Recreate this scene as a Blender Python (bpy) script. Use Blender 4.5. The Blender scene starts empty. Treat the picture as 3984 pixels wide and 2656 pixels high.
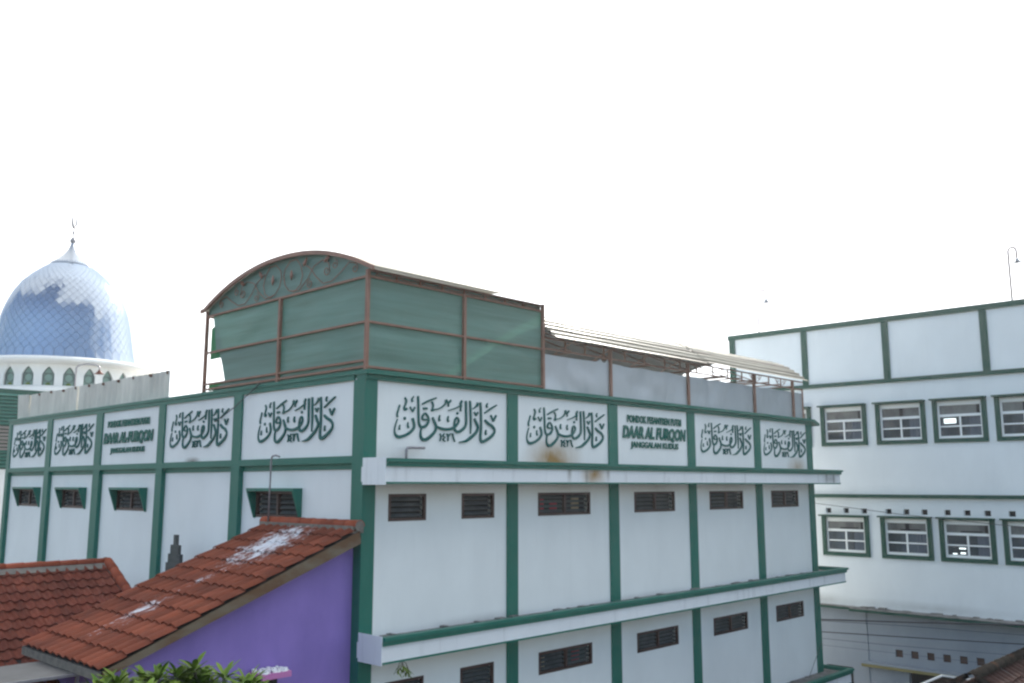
import bpy, math, random
from mathutils import Vector, Matrix, noise as mnoise
random.seed(7)
S = bpy.context.scene
COL = S.collection
R = math.radians
ZO = 10.4                      # ground lies at z = 0; building levels below are given from the first canopy ledge

# ------------------------------------------------------------------ materials
def nodes(m):
    m.use_nodes = True
    nt = m.node_tree
    return nt, nt.nodes['Principled BSDF']

def N(nt, kind, **kw):
    n = nt.nodes.new(kind)
    for k, v in kw.items(): setattr(n, k, v)
    return n

def math_(nt, op, a, b=None, clamp=False):
    n = N(nt, 'ShaderNodeMath', operation=op); n.use_clamp = clamp
    for i, v in enumerate((a, b)):
        if v is None: continue
        if isinstance(v, (int, float)): n.inputs[i].default_value = v
        else: nt.links.new(v, n.inputs[i])
    return n.outputs[0]

def mixc(nt, f, a, b, blend='MIX'):
    n = N(nt, 'ShaderNodeMix', data_type='RGBA', blend_type=blend)
    for s, v in ((n.inputs[0], f), (n.inputs[6], a), (n.inputs[7], b)):
        if isinstance(v, (int, float)): s.default_value = v
        elif isinstance(v, tuple): s.default_value = v if len(v) == 4 else v + (1,)
        else: nt.links.new(v, s)
    return n.outputs[2]

def noise_fac(nt, scale=(1, 1, 1), detail=6, rough=.6, lo=.35, hi=.65, seed=0.0):
    g = N(nt, 'ShaderNodeNewGeometry')
    mp = N(nt, 'ShaderNodeMapping'); mp.inputs['Scale'].default_value = scale; mp.inputs['Location'].default_value = (seed, seed*1.7, seed*.6)
    nt.links.new(g.outputs['Position'], mp.inputs[0])
    n = N(nt, 'ShaderNodeTexNoise'); n.inputs['Scale'].default_value = 1; n.inputs['Detail'].default_value = detail; n.inputs['Roughness'].default_value = rough
    nt.links.new(mp.outputs[0], n.inputs['Vector'])
    r = N(nt, 'ShaderNodeMapRange'); r.inputs[1].default_value = lo; r.inputs[2].default_value = hi
    nt.links.new(n.outputs['Fac'], r.inputs[0])
    return r.outputs[0]

def ellipse_mask(nt, centre, radii, power=1.0):
    g = N(nt, 'ShaderNodeNewGeometry')
    mp = N(nt, 'ShaderNodeVectorMath', operation='SUBTRACT'); nt.links.new(g.outputs['Position'], mp.inputs[0]); mp.inputs[1].default_value = centre
    dv = N(nt, 'ShaderNodeVectorMath', operation='DIVIDE'); nt.links.new(mp.outputs[0], dv.inputs[0]); dv.inputs[1].default_value = radii
    ln = N(nt, 'ShaderNodeVectorMath', operation='LENGTH'); nt.links.new(dv.outputs[0], ln.inputs[0])
    m = math_(nt, 'SUBTRACT', 1.0, ln.outputs['Value'], True)
    return math_(nt, 'POWER', m, power)

def bump(nt, bsdf, fac, strength=.2, dist=.02):
    b = N(nt, 'ShaderNodeBump'); b.inputs['Strength'].default_value = strength; b.inputs['Distance'].default_value = dist
    nt.links.new(fac, b.inputs['Height']); nt.links.new(b.outputs[0], bsdf.inputs['Normal'])

def mat(name, col, rough=.7, col2=None, scale=(2, 2, 2), lo=.35, hi=.7, amount=1.0, metal=0.0, bmp=0.0, bscale=None, island=0.0, spec=.5):
    m = bpy.data.materials.new(name); nt, b = nodes(m)
    b.inputs['Roughness'].default_value = rough; b.inputs['Metallic'].default_value = metal
    b.inputs['Specular IOR Level'].default_value = spec
    c = None
    if col2 is not None:
        f = math_(nt, 'MULTIPLY', noise_fac(nt, scale, lo=lo, hi=hi), amount)
        c = mixc(nt, f, tuple(col), tuple(col2))
    if island:
        g = N(nt, 'ShaderNodeNewGeometry')
        hsv = N(nt, 'ShaderNodeHueSaturation')
        if c is None: hsv.inputs['Color'].default_value = tuple(col) + (1,)
        else: nt.links.new(c, hsv.inputs['Color'])
        v = N(nt, 'ShaderNodeMapRange'); v.inputs[3].default_value = 1-island; v.inputs[4].default_value = 1+island
        nt.links.new(g.outputs['Random Per Island'], v.inputs[0]); nt.links.new(v.outputs[0], hsv.inputs['Value'])
        c = hsv.outputs[0]
    if c is None: b.inputs['Base Color'].default_value = tuple(col) + (1,)
    else: nt.links.new(c, b.inputs['Base Color'])
    if bmp: bump(nt, b, noise_fac(nt, bscale or scale, lo=.2, hi=.8, seed=3.1), bmp)
    return m

def base_socket(m):
    nt = m.node_tree; b = nt.nodes['Principled BSDF']; l = b.inputs['Base Color'].links
    return nt, b, (l[0].from_socket if l else tuple(b.inputs['Base Color'].default_value))

def wall_paint(name, col, dirt, stains_and_bounce=(), streaks=.13):
    m = mat(name, col, .75, tuple(c*.90 for c in col), (.6, .6, .35), .35, .75, bmp=.06, bscale=(9, 9, 9))
    nt, b, c = base_socket(m)
    streak = noise_fac(nt, (5, 5, .45), detail=8, lo=.55, hi=.85, seed=5)
    c = mixc(nt, math_(nt, 'MULTIPLY', streak, streaks), c, dirt)
    for centre, rad, colr, amt in stains_and_bounce:
        e = math_(nt, 'MULTIPLY', ellipse_mask(nt, (centre[0], centre[1], centre[2]+ZO), rad, 1.25), amt)
        e = math_(nt, 'MULTIPLY', e, math_(nt, 'ADD', math_(nt, 'MULTIPLY', noise_fac(nt, (2.5, 2.5, 1.8), lo=.25, hi=.65, seed=9), .5), .6), True)
        c = mixc(nt, e, c, colr)
    nt.links.new(c, b.inputs['Base Color'])
    return m

RUST = (.30, .18, .055); GRIME = (.30, .31, .30)
M = {}
M['white_r'] = wall_paint('white plaster street side', (.79, .815, .81), (.50, .50, .50),
    [((6.25, .05, .62), (1.35, .6, .75), RUST, 1.25), ((20.0, .05, .62), (.95, .6, .45), RUST, .9),
     ((1.0, .05, .55), (1.3, .5, .45), GRIME, .35), ((3.6, .05, -3.2), (2.6, .5, .22), GRIME, .5),
     ((10.0, .05, -3.25), (3.5, .5, .22), GRIME, .5), ((2.4, .05, .0), (3.0, .5, .5), (.50, .45, .36), .5), ((7, .05, .0), (2.6, .5, .5), (.50, .45, .36), .5), ((10.8, .05, .0), (2.4, .5, .5), (.50, .45, .36), .5), ((15, .05, .0), (2.4, .5, .5), (.50, .45, .36), .5), ((3, .05, -3.6), (4, .5, .55), (.50, .45, .36), .5), ((10, .05, -3.6), (4, .5, .55), (.50, .45, .36), .5)])  # tan ellipses under the ledges paint in warm bounced light
M['white_l'] = wall_paint('white plaster side wall', (.78, .805, .81), (.50, .50, .52),
    [((.05, 7.7, .6), (.4, .55, .16), (.16, .14, .12), 1.2), ((.13, 11.0, -3), (.4, 3, .5), GRIME, .3)])
M['white_b'] = wall_paint('white plaster school', (.76, .795, .81), (.46, .48, .50), [((25, 1.6, -4.7), (.4, 1.6, .35), GRIME, .5), ((25, -2.5, -4.7), (.4, 4, .28), GRIME, .5)])
M['fascia'] = wall_paint('white ledge fascia', (.78, .80, .82), (.24, .24, .24),
    [((6.9, -.78, .25), (.65, .3, .42), RUST, 1.2), ((20.9, -.78, .2), (1.0, .3, .3), (.22, .22, .22), .7), ((5.9, -.78, .3), (.13, .3, .4), (.16, .15, .13), .75), ((6.6, -.78, .2), (.11, .3, .4), (.16, .15, .13), .7), ((7.5, -.78, .3), (.12, .3, .35), (.18, .15, .12), .7), ((20.6, -.78, .25), (.14, .3, .4), (.12, .12, .12), .8), ((21.2, -.78, .2), (.12, .3, .4), (.12, .12, .12), .8)], .45)
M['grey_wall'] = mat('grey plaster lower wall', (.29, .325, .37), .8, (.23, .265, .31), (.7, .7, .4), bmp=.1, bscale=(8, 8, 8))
M['green'] = mat('green paint', (.012, .125, .090), .5, (.020, .155, .115), (1.3, 1.3, .5), .3, .75, spec=.3, bmp=.08, bscale=(7, 7, 7))
M['green_b'] = mat('dark green trim paint', (.010, .062, .042), .5, (.014, .076, .052), (1.3, 1.3, .5), .3, .75, spec=.3)
M['letter'] = mat('raised letter green', (.020, .125, .098), .6, spec=.2)
M['callig'] = mat('raised calligraphy teal', (.018, .11, .10), .6, spec=.2)
M['brown_frame'] = mat('brown window frame', (.060, .026, .020), .5, (.045, .02, .016), (3, 3, 3))
M['louvre'] = mat('dusty louvre glass', (.07, .08, .085), .25, (.11, .12, .12), (3, 3, 3))
M['dark'] = mat('dark interior', (.012, .012, .014), .9)
M['cloth_red'] = mat('red cloth', (.35, .02, .04), .9)
M['cloth_tan'] = mat('tan cloth', (.42, .34, .22), .9)
M['concrete'] = mat('weathered concrete', (.24, .23, .22), .9, (.09, .085, .08), (2.5, 2.5, 2.5), bmp=.3, bscale=(12, 12, 12))
M['rail'] = mat('rusty brown steel', (.28, .14, .092), .6, (.19, .09, .06), (3, 3, 3), .3, .7)
M['grey_metal'] = mat('galvanised pipe', (.30, .29, .31), .45, (.18, .17, .19), (4, 4, 4), metal=.4)
M['pole'] = mat('pale lamp pole', (.16, .12, .12), .8, spec=.1)
M['shade'] = mat('enamel lamp shade', (.22, .24, .27), .4)
M['shade_red'] = mat('rusty lamp shade', (.12, .035, .02), .6, spec=.2)
M['asbestos'] = mat('fibre cement sheet', (.70, .665, .60), .85, (.48, .46, .42), (1.2, 1.2, .5), .35, .7, bmp=.1, bscale=(10, 10, 10), island=.07)
M['rust'] = mat('rusty nail', (.11, .05, .03), .8)
M['zinc'] = mat('dull zinc sheet', (.44, .47, .49), .5, (.37, .40, .42), (1.2, 1.2, .35), .3, .7, metal=.25)
M['purple'] = mat('purple wall paint', (.25, .17, .49), .75, (.20, .135, .41), (1.2, 1.2, .6), bmp=.1, bscale=(8, 8, 8))
M['pink'] = mat('pink paint', (.50, .17, .40), .7)
M['board'] = mat('weathered verge board', (.12, .062, .03), .85, (.155, .12, .08), (1.6, 1.6, 3.5), .4, .62, bmp=.3)
M['mortar'] = mat('grey mortar', (.20, .18, .155), .9, (.11, .10, .09), (6, 6, 6))
M['sheet'] = mat('grey flat awning sheet', (.15, .145, .14), .85, (.11, .105, .10), (1.5, 1.5, 1.5), bmp=.1)
M['black_cable'] = mat('black cable', (.05, .05, .06), .7)
M['leaf'] = mat('plumeria leaf', (.062, .135, .018), .5, (.15, .20, .028), (2.5, 2.5, 2.5), .3, .7, island=.35, spec=.1)
M['bark'] = mat('grey bark', (.16, .14, .11), .9, (.10, .09, .07), (6, 6, 6), bmp=.4)
M['ground'] = mat('earth and paving ground', (.085, .08, .07), .95, (.06, .055, .05), (.3, .3, .3))
M['asphalt'] = mat('alley asphalt', (.05, .05, .052), .9, (.07, .07, .07), (2, 2, 2))
M['glass'] = mat('dark window glass', (.035, .045, .055), .08, (.075, .095, .12), (.9, .9, .25), .45, .62, spec=.6)
M['glass_top'] = mat('top light glass', (.17, .17, .165), .25, (.10, .10, .10), (.8, 1.6, .8), .45, .6)
M['white_frame'] = mat('white window frame', (.86, .87, .86), .5)
M['soffit'] = mat('cream soffit', (.60, .58, .55), .8)
M['brown_vent'] = mat('brown vent brick', (.085, .05, .04), .9)
M['ochre'] = mat('ochre ledge paint', (.22, .19, .075), .8)
M['mosque_white'] = mat('mosque white', (.80, .79, .76), .6, (.72, .71, .68), (.5, .5, .5))
M['mosque_glass'] = mat('green stained glass', (.14, .24, .20), .3, (.20, .31, .26), (1.2, 1.2, 1.2))
M['mosque_frame'] = mat('grey window frame', (.10, .13, .13), .6)
M['seam'] = mat('dome seam', (.22, .24, .28), .5)
M['cap'] = mat('steel spire cap', (.34, .37, .41), .3, metal=.85)
M['green_slat'] = mat('green louvre slat', (.035, .14, .11), .6, (.05, .18, .14), (1, 1, 4))
M['brown_slat'] = mat('grey brown louvre slat', (.22, .19, .17), .7, (.30, .27, .25), (1, 1, 4))
M['pinnacle'] = mat('bare cement block', (.085, .09, .085), .9, (.06, .065, .062), (3, 3, 8), bmp=.3)
M['cream_roof'] = None

def tile_mat(name, col, col2, splash=None, moss=0.0):
    m = mat(name, col, .85, col2, (1.2, 1.2, 1.2), .35, .7, bmp=.15, bscale=(25, 25, 25), island=.2, spec=.05)
    nt, b, c = base_socket(m)
    if moss:
        c = mixc(nt, math_(nt, 'MULTIPLY', noise_fac(nt, (2.2, 2.2, 2.2), lo=.45, hi=.7, seed=2), moss), c, (.05, .04, .035))
    for centre, rad, thr in splash or ():
        e = ellipse_mask(nt, (centre[0], centre[1], centre[2]+ZO), rad, .7)
        n = noise_fac(nt, (3.4, 9.5, 3.4), detail=10, rough=.86, lo=0, hi=1, seed=4)
        t = math_(nt, 'SUBTRACT', math_(nt, 'ADD', n, math_(nt, 'MULTIPLY', e, .30)), thr)
        t = math_(nt, 'MULTIPLY', math_(nt, 'MULTIPLY', t, 14.0, True), math_(nt, 'MULTIPLY', e, 6, True))
        c = mixc(nt, t, c, (.62, .62, .66))
    nt.links.new(c, b.inputs['Base Color'])
    return m
M['tile_shed'] = tile_mat('orange clay tile', (.225, .066, .038), (.145, .044, .029),
    [((-1.15, 1.65, -1.3), (1.6, 1.15, 3), .675), ((-3.9, 1.75, -2.4), (1.7, .8, 3), .765), ((-2.6, 1.65, -2), (1.2, .5, 3), .775)], moss=.22)
M['tile_house'] = tile_mat('red brown clay tile', (.18, .053, .034), (.12, .037, .027), [((-2.45, 6.2, -2.1), (.5, .9, .9), 1.0)], moss=.25)
M['tile_cap'] = tile_mat('terracotta ridge cap', (.33, .09, .05), (.23, .065, .04))
M['tile_dark'] = tile_mat('dull dark tile', (.050, .022, .018), (.036, .018, .016), moss=.3)
M['cap_dark'] = mat('mossy dark ridge cap', (.014, .013, .012), .95, (.045, .024, .016), (4, 4, 4), .55, .75, bmp=.4, spec=0)

def panel_mat():
    m = mat('green translucent sheet', (.118, .235, .20), .5, (.07, .15, .12), (.28, .28, 4.5), .38, .72, bmp=.35, bscale=(.35, .35, 6))
    nt, b, c = base_socket(m)
    t = N(nt, 'ShaderNodeBsdfTranslucent'); t.inputs[0].default_value = (.10, .30, .20, 1)
    mx = N(nt, 'ShaderNodeMixShader'); mx.inputs[0].default_value = .14
    out = [n for n in nt.nodes if n.type == 'OUTPUT_MATERIAL'][0]
    nt.links.new(b.outputs[0], mx.inputs[1]); nt.links.new(t.outputs[0], mx.inputs[2]); nt.links.new(mx.outputs[0], out.inputs[0])
    return m
M['panel'] = panel_mat()
def torn_mat():
    m = mat('bright green torn mesh', (.04, .24, .12), .6, (.03, .17, .09), (3, 3, 6))
    nt, b, c = base_socket(m)
    t = N(nt, 'ShaderNodeBsdfTranslucent'); t.inputs[0].default_value = (.05, .34, .16, 1)
    mx = N(nt, 'ShaderNodeMixShader'); mx.inputs[0].default_value = .3
    out = [n for n in nt.nodes if n.type == 'OUTPUT_MATERIAL'][0]
    nt.links.new(b.outputs[0], mx.inputs[1]); nt.links.new(t.outputs[0], mx.inputs[2]); nt.links.new(mx.outputs[0], out.inputs[0])
    return m
M['torn'] = torn_mat()
def roof_mat():
    m = mat('cream fibreglass roofing', (.33, .30, .235), .5, (.085, .058, .038), (.13, 4.5, 4.5), .45, .72, spec=.2)
    return m
M['cream_roof'] = roof_mat()
def dome_mat():
    m = mat('polished blue grey dome tile', (.36, .41, .48), .12, metal=.95)
    nt, b, c = base_socket(m)
    b.inputs['Specular Tint'].default_value = (.50, .55, .62, 1)
    g = N(nt, 'ShaderNodeNewGeometry')
    r = N(nt, 'ShaderNodeMapRange'); r.inputs[3].default_value = .07; r.inputs[4].default_value = .22
    nt.links.new(g.outputs['Random Per Island'], r.inputs[0]); nt.links.new(r.outputs[0], b.inputs['Roughness'])
    return m
M['dome'] = dome_mat()

M['dark_underside'] = mat('dark shade sheet', (.035, .042, .038), .85, (.022, .026, .024), (1, 4, 1))
M['curtain'] = mat('grey blue curtain', (.075, .095, .125), .8)
def glow_mat():  # emission paints in daylight seen through the room, no lamp there
    m = bpy.data.materials.new('glowing daylight patch'); nt, b = nodes(m)
    b.inputs['Emission Color'].default_value = (.85, 1, 1, 1); b.inputs['Emission Strength'].default_value = .6; return m
M['daylight_glow'] = glow_mat()

# ------------------------------------------------------------------ mesh builder
class B:
    def __init__(s): s.v = []; s.f = []
    def add(s, vs, fs):
        o = len(s.v); s.v += [tuple(v) for v in vs]; s.f += [tuple(i+o for i in f) for f in fs]; return s
    def box(s, x0, x1, y0, y1, z0, z1):
        v = [(x, y, z) for x in (x0, x1) for y in (y0, y1) for z in (z0, z1)]
        return s.add(v, [(0, 1, 3, 2), (4, 6, 7, 5), (0, 4, 5, 1), (2, 3, 7, 6), (0, 2, 6, 4), (1, 5, 7, 3)])
    def prism(s, poly, d):                       # poly: 3-D outline, d: extrusion vector
        n = len(poly); d = Vector(d)
        p = [Vector(q) for q in poly]
        nrm = Vector((0, 0, 0))
        for i in range(n): nrm += p[i].cross(p[(i+1) % n])
        if nrm.dot(d) > 0: p.reverse()
        return s.add(p + [q+d for q in p], [tuple(range(n)), tuple(range(2*n-1, n-1, -1))] + [(i, i+n, (i+1) % n+n, (i+1) % n) for i in range(n)])
    def tube(s, path, r, n=8, cap=True):
        P = [Vector(p) for p in path]; rs = r if isinstance(r, (list, tuple)) else [r]*len(P)
        o = len(s.v); up = None
        for i, p in enumerate(P):
            t = (P[min(i+1, len(P)-1)] - P[max(i-1, 0)]).normalized()
            if up is None: up = Vector((0, 0, 1)) if abs(t.z) < .9 else Vector((1, 0, 0))
            a = t.cross(up); a = a.normalized() if a.length > 1e-6 else t.orthogonal().normalized()
            b = a.cross(t).normalized(); up = b
            for k in range(n):
                an = 2*math.pi*k/n; s.v.append(tuple(p + (a*math.cos(an)+b*math.sin(an))*rs[i]))
        for i in range(len(P)-1):
            for k in range(n):
                s.f.append((o+i*n+k, o+i*n+(k+1) % n, o+(i+1)*n+(k+1) % n, o+(i+1)*n+k))
        if cap:
            s.f.append(tuple(o+k for k in range(n))[::-1]); s.f.append(tuple(o+(len(P)-1)*n+k for k in range(n)))
        return s
    def lathe(s, prof, c, n=48):                 # prof: (r, z) list
        o = len(s.v)
        for r, z in prof:
            for k in range(n):
                a = 2*math.pi*k/n; s.v.append((c[0]+r*math.cos(a), c[1]+r*math.sin(a), z))
        for i in range(len(prof)-1):
            for k in range(n):
                s.f.append((o+i*n+k, o+i*n+(k+1) % n, o+(i+1)*n+(k+1) % n, o+(i+1)*n+k))
        return s
    def grid(s, fn, nu, nv):
        o = len(s.v)
        for j in range(nv+1):
            for i in range(nu+1): s.v.append(tuple(fn(i/nu, j/nv)))
        for j in range(nv):
            for i in range(nu):
                a = o+j*(nu+1)+i; s.f.append((a, a+1, a+nu+2, a+nu+1))
        return s

def thing(name, label, cat, loc, group=None):
    o = bpy.data.objects.new(name, None); COL.objects.link(o)
    o.location = (loc[0], loc[1], loc[2]+ZO); o.empty_display_size = .2
    o['label'] = label; o['category'] = cat
    if group: o['group'] = group
    return o

def root_of(p):
    while p.parent: p = p.parent
    return p

def part(name, b, m, parent, smooth=False, label=None):
    off = Vector(root_of(parent).location)
    me = bpy.data.meshes.new(name)
    me.from_pydata([(x-off.x, y-off.y, z+ZO-off.z) for x, y, z in b.v], [], b.f); me.update()
    me.materials.append(M[m] if isinstance(m, str) else m)
    if smooth: me.polygons.foreach_set('use_smooth', [True]*len(me.polygons))
    o = bpy.data.objects.new(name, me); COL.objects.link(o); o.parent = parent
    if label: o['label'] = label
    return o

def single(name, b, m, label, cat, loc, group=None, smooth=False, kind=None):
    me = bpy.data.meshes.new(name)
    me.from_pydata([(x-loc[0], y-loc[1], z-loc[2]) for x, y, z in b.v], [], b.f); me.update()
    me.materials.append(M[m])
    if smooth: me.polygons.foreach_set('use_smooth', [True]*len(me.polygons))
    o = bpy.data.objects.new(name, me); COL.objects.link(o); o.location = (loc[0], loc[1], loc[2]+ZO)
    if kind: o['kind'] = kind
    if label: o['label'] = label
    if cat: o['category'] = cat
    if group: o['group'] = group
    return o

def skin(b, ax, c, u0, u1, z0, z1, holes, depth):
    """wall face on plane (axis ax = c) with window openings and reveals going in by depth"""
    us = sorted({u0, u1, *[h[0] for h in holes], *[h[1] for h in holes]}); zs = sorted({z0, z1, *[h[2] for h in holes], *[h[3] for h in holes]})
    P = (lambda u, z, d=0: (c+d, u, z)) if ax == 0 else (lambda u, z, d=0: (u, c+d, z))
    for i in range(len(us)-1):
        for j in range(len(zs)-1):
            uc, zc = (us[i]+us[i+1])/2, (zs[j]+zs[j+1])/2
            if any(h[0] < uc < h[1] and h[2] < zc < h[3] for h in holes): continue
            b.add([P(us[i], zs[j]), P(us[i+1], zs[j]), P(us[i+1], zs[j+1]), P(us[i], zs[j+1])], [(0, 1, 2, 3)])
    for h in holes:
        a0, a1, b0, b1 = h[:4]
        r = [(a0, b0), (a1, b0), (a1, b1), (a0, b1)]
        for k in range(4):
            p, q = r[k], r[(k+1) % 4]
            b.add([P(*p), P(*q), P(*q, depth), P(*p, depth)], [(0, 1, 2, 3)])
    return b

def abox(b, ax, c0, c1, u0, u1, z0, z1):        # box on a wall: ax 0 -> c is x, u is y ; ax 1 -> c is y, u is x
    return b.box(c0, c1, u0, u1, z0, z1) if ax == 0 else b.box(u0, u1, c0, c1, z0, z1)
STROKES=[[(-1.021,0.072,0.065),(-0.972,-0.068,0.065),(-0.987,-0.16,0.062),(-1.09,-0.255,0.062),(-1.238,-0.327,0.064),(-1.394,-0.366,0.079),(-1.488,-0.337,0.063),(-1.532,-0.247,0.03),(-1.514,-0.119,0.023),(-1.456,0.031,0.015)],[(-1.399,0.348,0.033),(-1.43,0.256,0.033),(-1.47,0.139,0.036),(-1.453,0.069,0.046)],[(-1.247,0.089,0.026),(-1.247,0.054,0.064),(-1.246,0.019,0.026)],[(-1.254,0.523,0.039),(-1.214,0.457,0.047),(-1.237,0.365,0.034),(-1.272,0.291,0.039),(-1.243,0.248,0.052),(-1.188,0.284,0.047)],[(-0.994,0.572,0.018),(-1.047,0.498,0.037),(-1.027,0.443,0.052)],[(-1.102,0.325,0.039),(-1.024,0.215,0.023)],[(-0.958,0.323,0.037),(-1.024,0.213,0.031)],[(-1.384,-0.098,0.015),(-1.397,-0.171,0.031),(-1.393,-0.209,0.046)],[(-1.153,-0.023,0.018),(-1.153,-0.109,0.036),(-1.129,-0.156,0.044)],[(-0.87,0.585,0.045),(-0.853,0.33,0.05),(-0.842,0.068,0.05),(-0.823,-0.048,0.052),(-0.762,-0.117,0.065),(-0.633,-0.089,0.066),(-0.544,0.018,0.047),(-0.558,0.123,0.045),(-0.647,0.202,0.037),(-0.72,0.143,0.047),(-0.726,0.068,0.045),(-0.635,0.053,0.047),(-0.545,0.073,0.032)],[(-0.709,0.305,0.058),(-0.64,0.314,0.053),(-0.584,0.313,0.048)],[(-0.742,0.405,0.034),(-0.556,0.491,0.042),(-0.314,0.579,0.035)],[(-0.454,0.484,0.04),(-0.411,0.41,0.037),(-0.427,0.322,0.035),(-0.447,0.277,0.048),(-0.359,0.306,0.032),(-0.235,0.33,0.029),(-0.111,0.391,0.032),(-0.03,0.467,0.032),(-0.008,0.55,0.057)],[(-0.008,0.557,0.049),(0.06,0.473,0.038),(0.067,0.396,0.022)],[(0.145,0.556,0.046),(0.061,0.466,0.035)],[(-0.423,0.123,0.04),(-0.363,0.013,0.061),(-0.314,-0.077,0.061),(-0.342,-0.198,0.058),(-0.472,-0.315,0.071),(-0.61,-0.395,0.078),(-0.713,-0.396,0.073),(-0.773,-0.327,0.052),(-0.772,-0.203,0.034),(-0.736,-0.116,0.026)],[(-0.354,-0.046,0.027),(-0.21,-0.113,0.059),(0.005,-0.138,0.07),(0.214,-0.101,0.068),(0.342,-0.014,0.054),(0.402,0.085,0.046),(0.35,0.157,0.038),(0.286,0.099,0.041),(0.26,-0.038,0.046),(0.288,-0.145,0.06),(0.381,-0.182,0.071),(0.52,-0.124,0.065),(0.617,-0.035,0.058),(0.643,0.076,0.055),(0.638,0.351,0.055),(0.63,0.571,0.05)],[(0.357,0.291,0.025),(0.358,0.259,0.057),(0.358,0.228,0.025)],[(0.504,0.57,0.041),(0.461,0.492,0.063),(0.449,0.443,0.033),(0.273,0.368,0.027),(0.068,0.311,0.019)],[(0.486,0.466,0.033),(0.463,0.382,0.033),(0.46,0.31,0.049)],[(0.769,0.583,0.047),(0.789,0.29,0.053),(0.799,0.015,0.044),(0.789,-0.213,0.016)],[(1.03,0.555,0.056),(1.011,0.491,0.061),(0.934,0.431,0.028),(0.861,0.392,0.017)],[(0.911,0.318,0.039),(0.974,0.228,0.022)],[(1.035,0.321,0.039),(0.97,0.231,0.031)],[(0.916,0.161,0.05),(0.995,0.038,0.064),(1.038,-0.058,0.056),(0.958,-0.186,0.064),(0.796,-0.302,0.074),(0.654,-0.382,0.065),(0.523,-0.411,0.038),(0.416,-0.422,0.016)],[(1.117,0.568,0.045),(1.137,0.31,0.053),(1.143,-0.039,0.05),(1.123,-0.29,0.061),(1.176,-0.386,0.078),(1.358,-0.324,0.073),(1.55,-0.204,0.065),(1.612,-0.089,0.042),(1.526,0.006,0.062),(1.386,0.067,0.065),(1.271,0.142,0.048)],[(1.262,0.314,0.031),(1.464,0.427,0.043),(1.681,0.537,0.029)],[(1.36,0.562,0.017),(1.328,0.497,0.031),(1.356,0.456,0.045)],[(1.475,0.275,0.045),(1.565,0.121,0.025)],[(1.661,0.279,0.043),(1.565,0.128,0.037)],[(1.312,-0.095,0.02),(1.3,-0.172,0.036),(1.316,-0.213,0.05)],[(-0.203,0.184,0.019),(-0.221,0.1,0.032),(-0.202,0.048,0.048)],[(0.065,0.176,0.019),(0.049,0.087,0.035),(0.079,0.046,0.051)],[(-0.191,-0.242,0.022),(-0.159,-0.317,0.022),(-0.191,-0.42,0.015)],[(-0.051,-0.234,0.022),(-0.097,-0.295,0.02),(-0.042,-0.326,0.018),(-0.092,-0.381,0.022),(-0.027,-0.419,0.022)],[(0.028,-0.234,0.024),(0.066,-0.315,0.02),(0.056,-0.412,0.015)],[(0.119,-0.235,0.019),(0.08,-0.301,0.02)],[(0.148,-0.237,0.019),(0.207,-0.237,0.022),(0.23,-0.323,0.022),(0.279,-0.418,0.019)]]
CLOUD_SLOPE, CLOUD_LO, CLOUD_HI, CLOUD_BASE, CLOUD_GLOW, EXPOSURE = .30, .56, .66, 5.0, 4.5, 1.55
GLARE_VEIL = .00045

# ------------------------------------------------------------------ setting
g = B().add([(-280, -280, -10.4), (280, -280, -10.4), (280, 280, -10.4), (-280, 280, -10.4)], [(0, 1, 2, 3)])
o = single('ground', g, 'ground', 'dusty ground between the buildings', None, (0, 0, -10.4), kind='structure')
g = B().add([(-8, -6.5, -10.396), (24.6, -6.5, -10.396), (24.6, -1.2, -10.396), (-8, -1.2, -10.396)], [(0, 1, 2, 3)])
g.add([(21.9, -1.2, -10.396), (24.6, -1.2, -10.396), (24.6, 24, -10.396), (21.9, 24, -10.396)], [(0, 1, 2, 3)])
single('alley', g, 'asphalt', 'grey asphalt alley beside the green and white building', None, (8, -4, -10.396), kind='structure')

# ------------------------------------------------------------------ main building
RB = [(0, .35), (4.46, 4.83), (8.58, 8.99), (12.63, 13.03), (16.82, 17.24), (20.8, 21.2)]
LB = [(0, .40), (5.12, 5.53), (9.37, 9.76), (13.70, 14.19), (17.99, 18.42), (22.10, 22.42)]
main = thing('main_building', 'long white boarding school block with green pilasters, calligraphy and dark louvre windows', 'building', (0, 0, -10.4))
RWX = [(.75, 1.83, 1), (2.94, 4.02, 1), (5.62, 7.74, 2), (9.77, 11.84, 2), (13.83, 15.93, 2), (17.9, 19.93, 2)]
RW = [(x0, x1, z0, z1, n) for z0, z1 in ((-.81, -.22), (-4.71, -4.17)) for x0, x1, n in RWX]
LW = [(19.0, 21.05, -.78, -.17), (14.94, 16.89, -.78, -.17), (10.53, 12.52, -.78, -.17), (2.51, 4.45, -.80, -.17)]
w = B()
skin(w, 1, .05, .1, 21.19, -10.4, 2.3, RW, .2)
w.box(.3, 21.17, .35, 22.38, 2.0, 2.3)                           # parapet-level roof deck
w.add([(21.17, .05, -10.4), (21.17, 22.38, -10.4), (21.17, 22.38, 2.3), (21.17, .05, 2.3)], [(0, 1, 2, 3)])
w.add([(.2, 22.38, -10.4), (21.17, 22.38, -10.4), (21.17, 22.38, 2.3), (.2, 22.38, 2.3)], [(0, 1, 2, 3)])
part('wall', w, 'white_r', main)
w = B(); skin(w, 0, .13, .3, 22.3, -10.4, .5, LW, .18)
w.box(.05, .25, .3, 22.3, .5, 2.3)
part('wall', w, 'white_l', main, label='white side wall with tall recessed bays')
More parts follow.
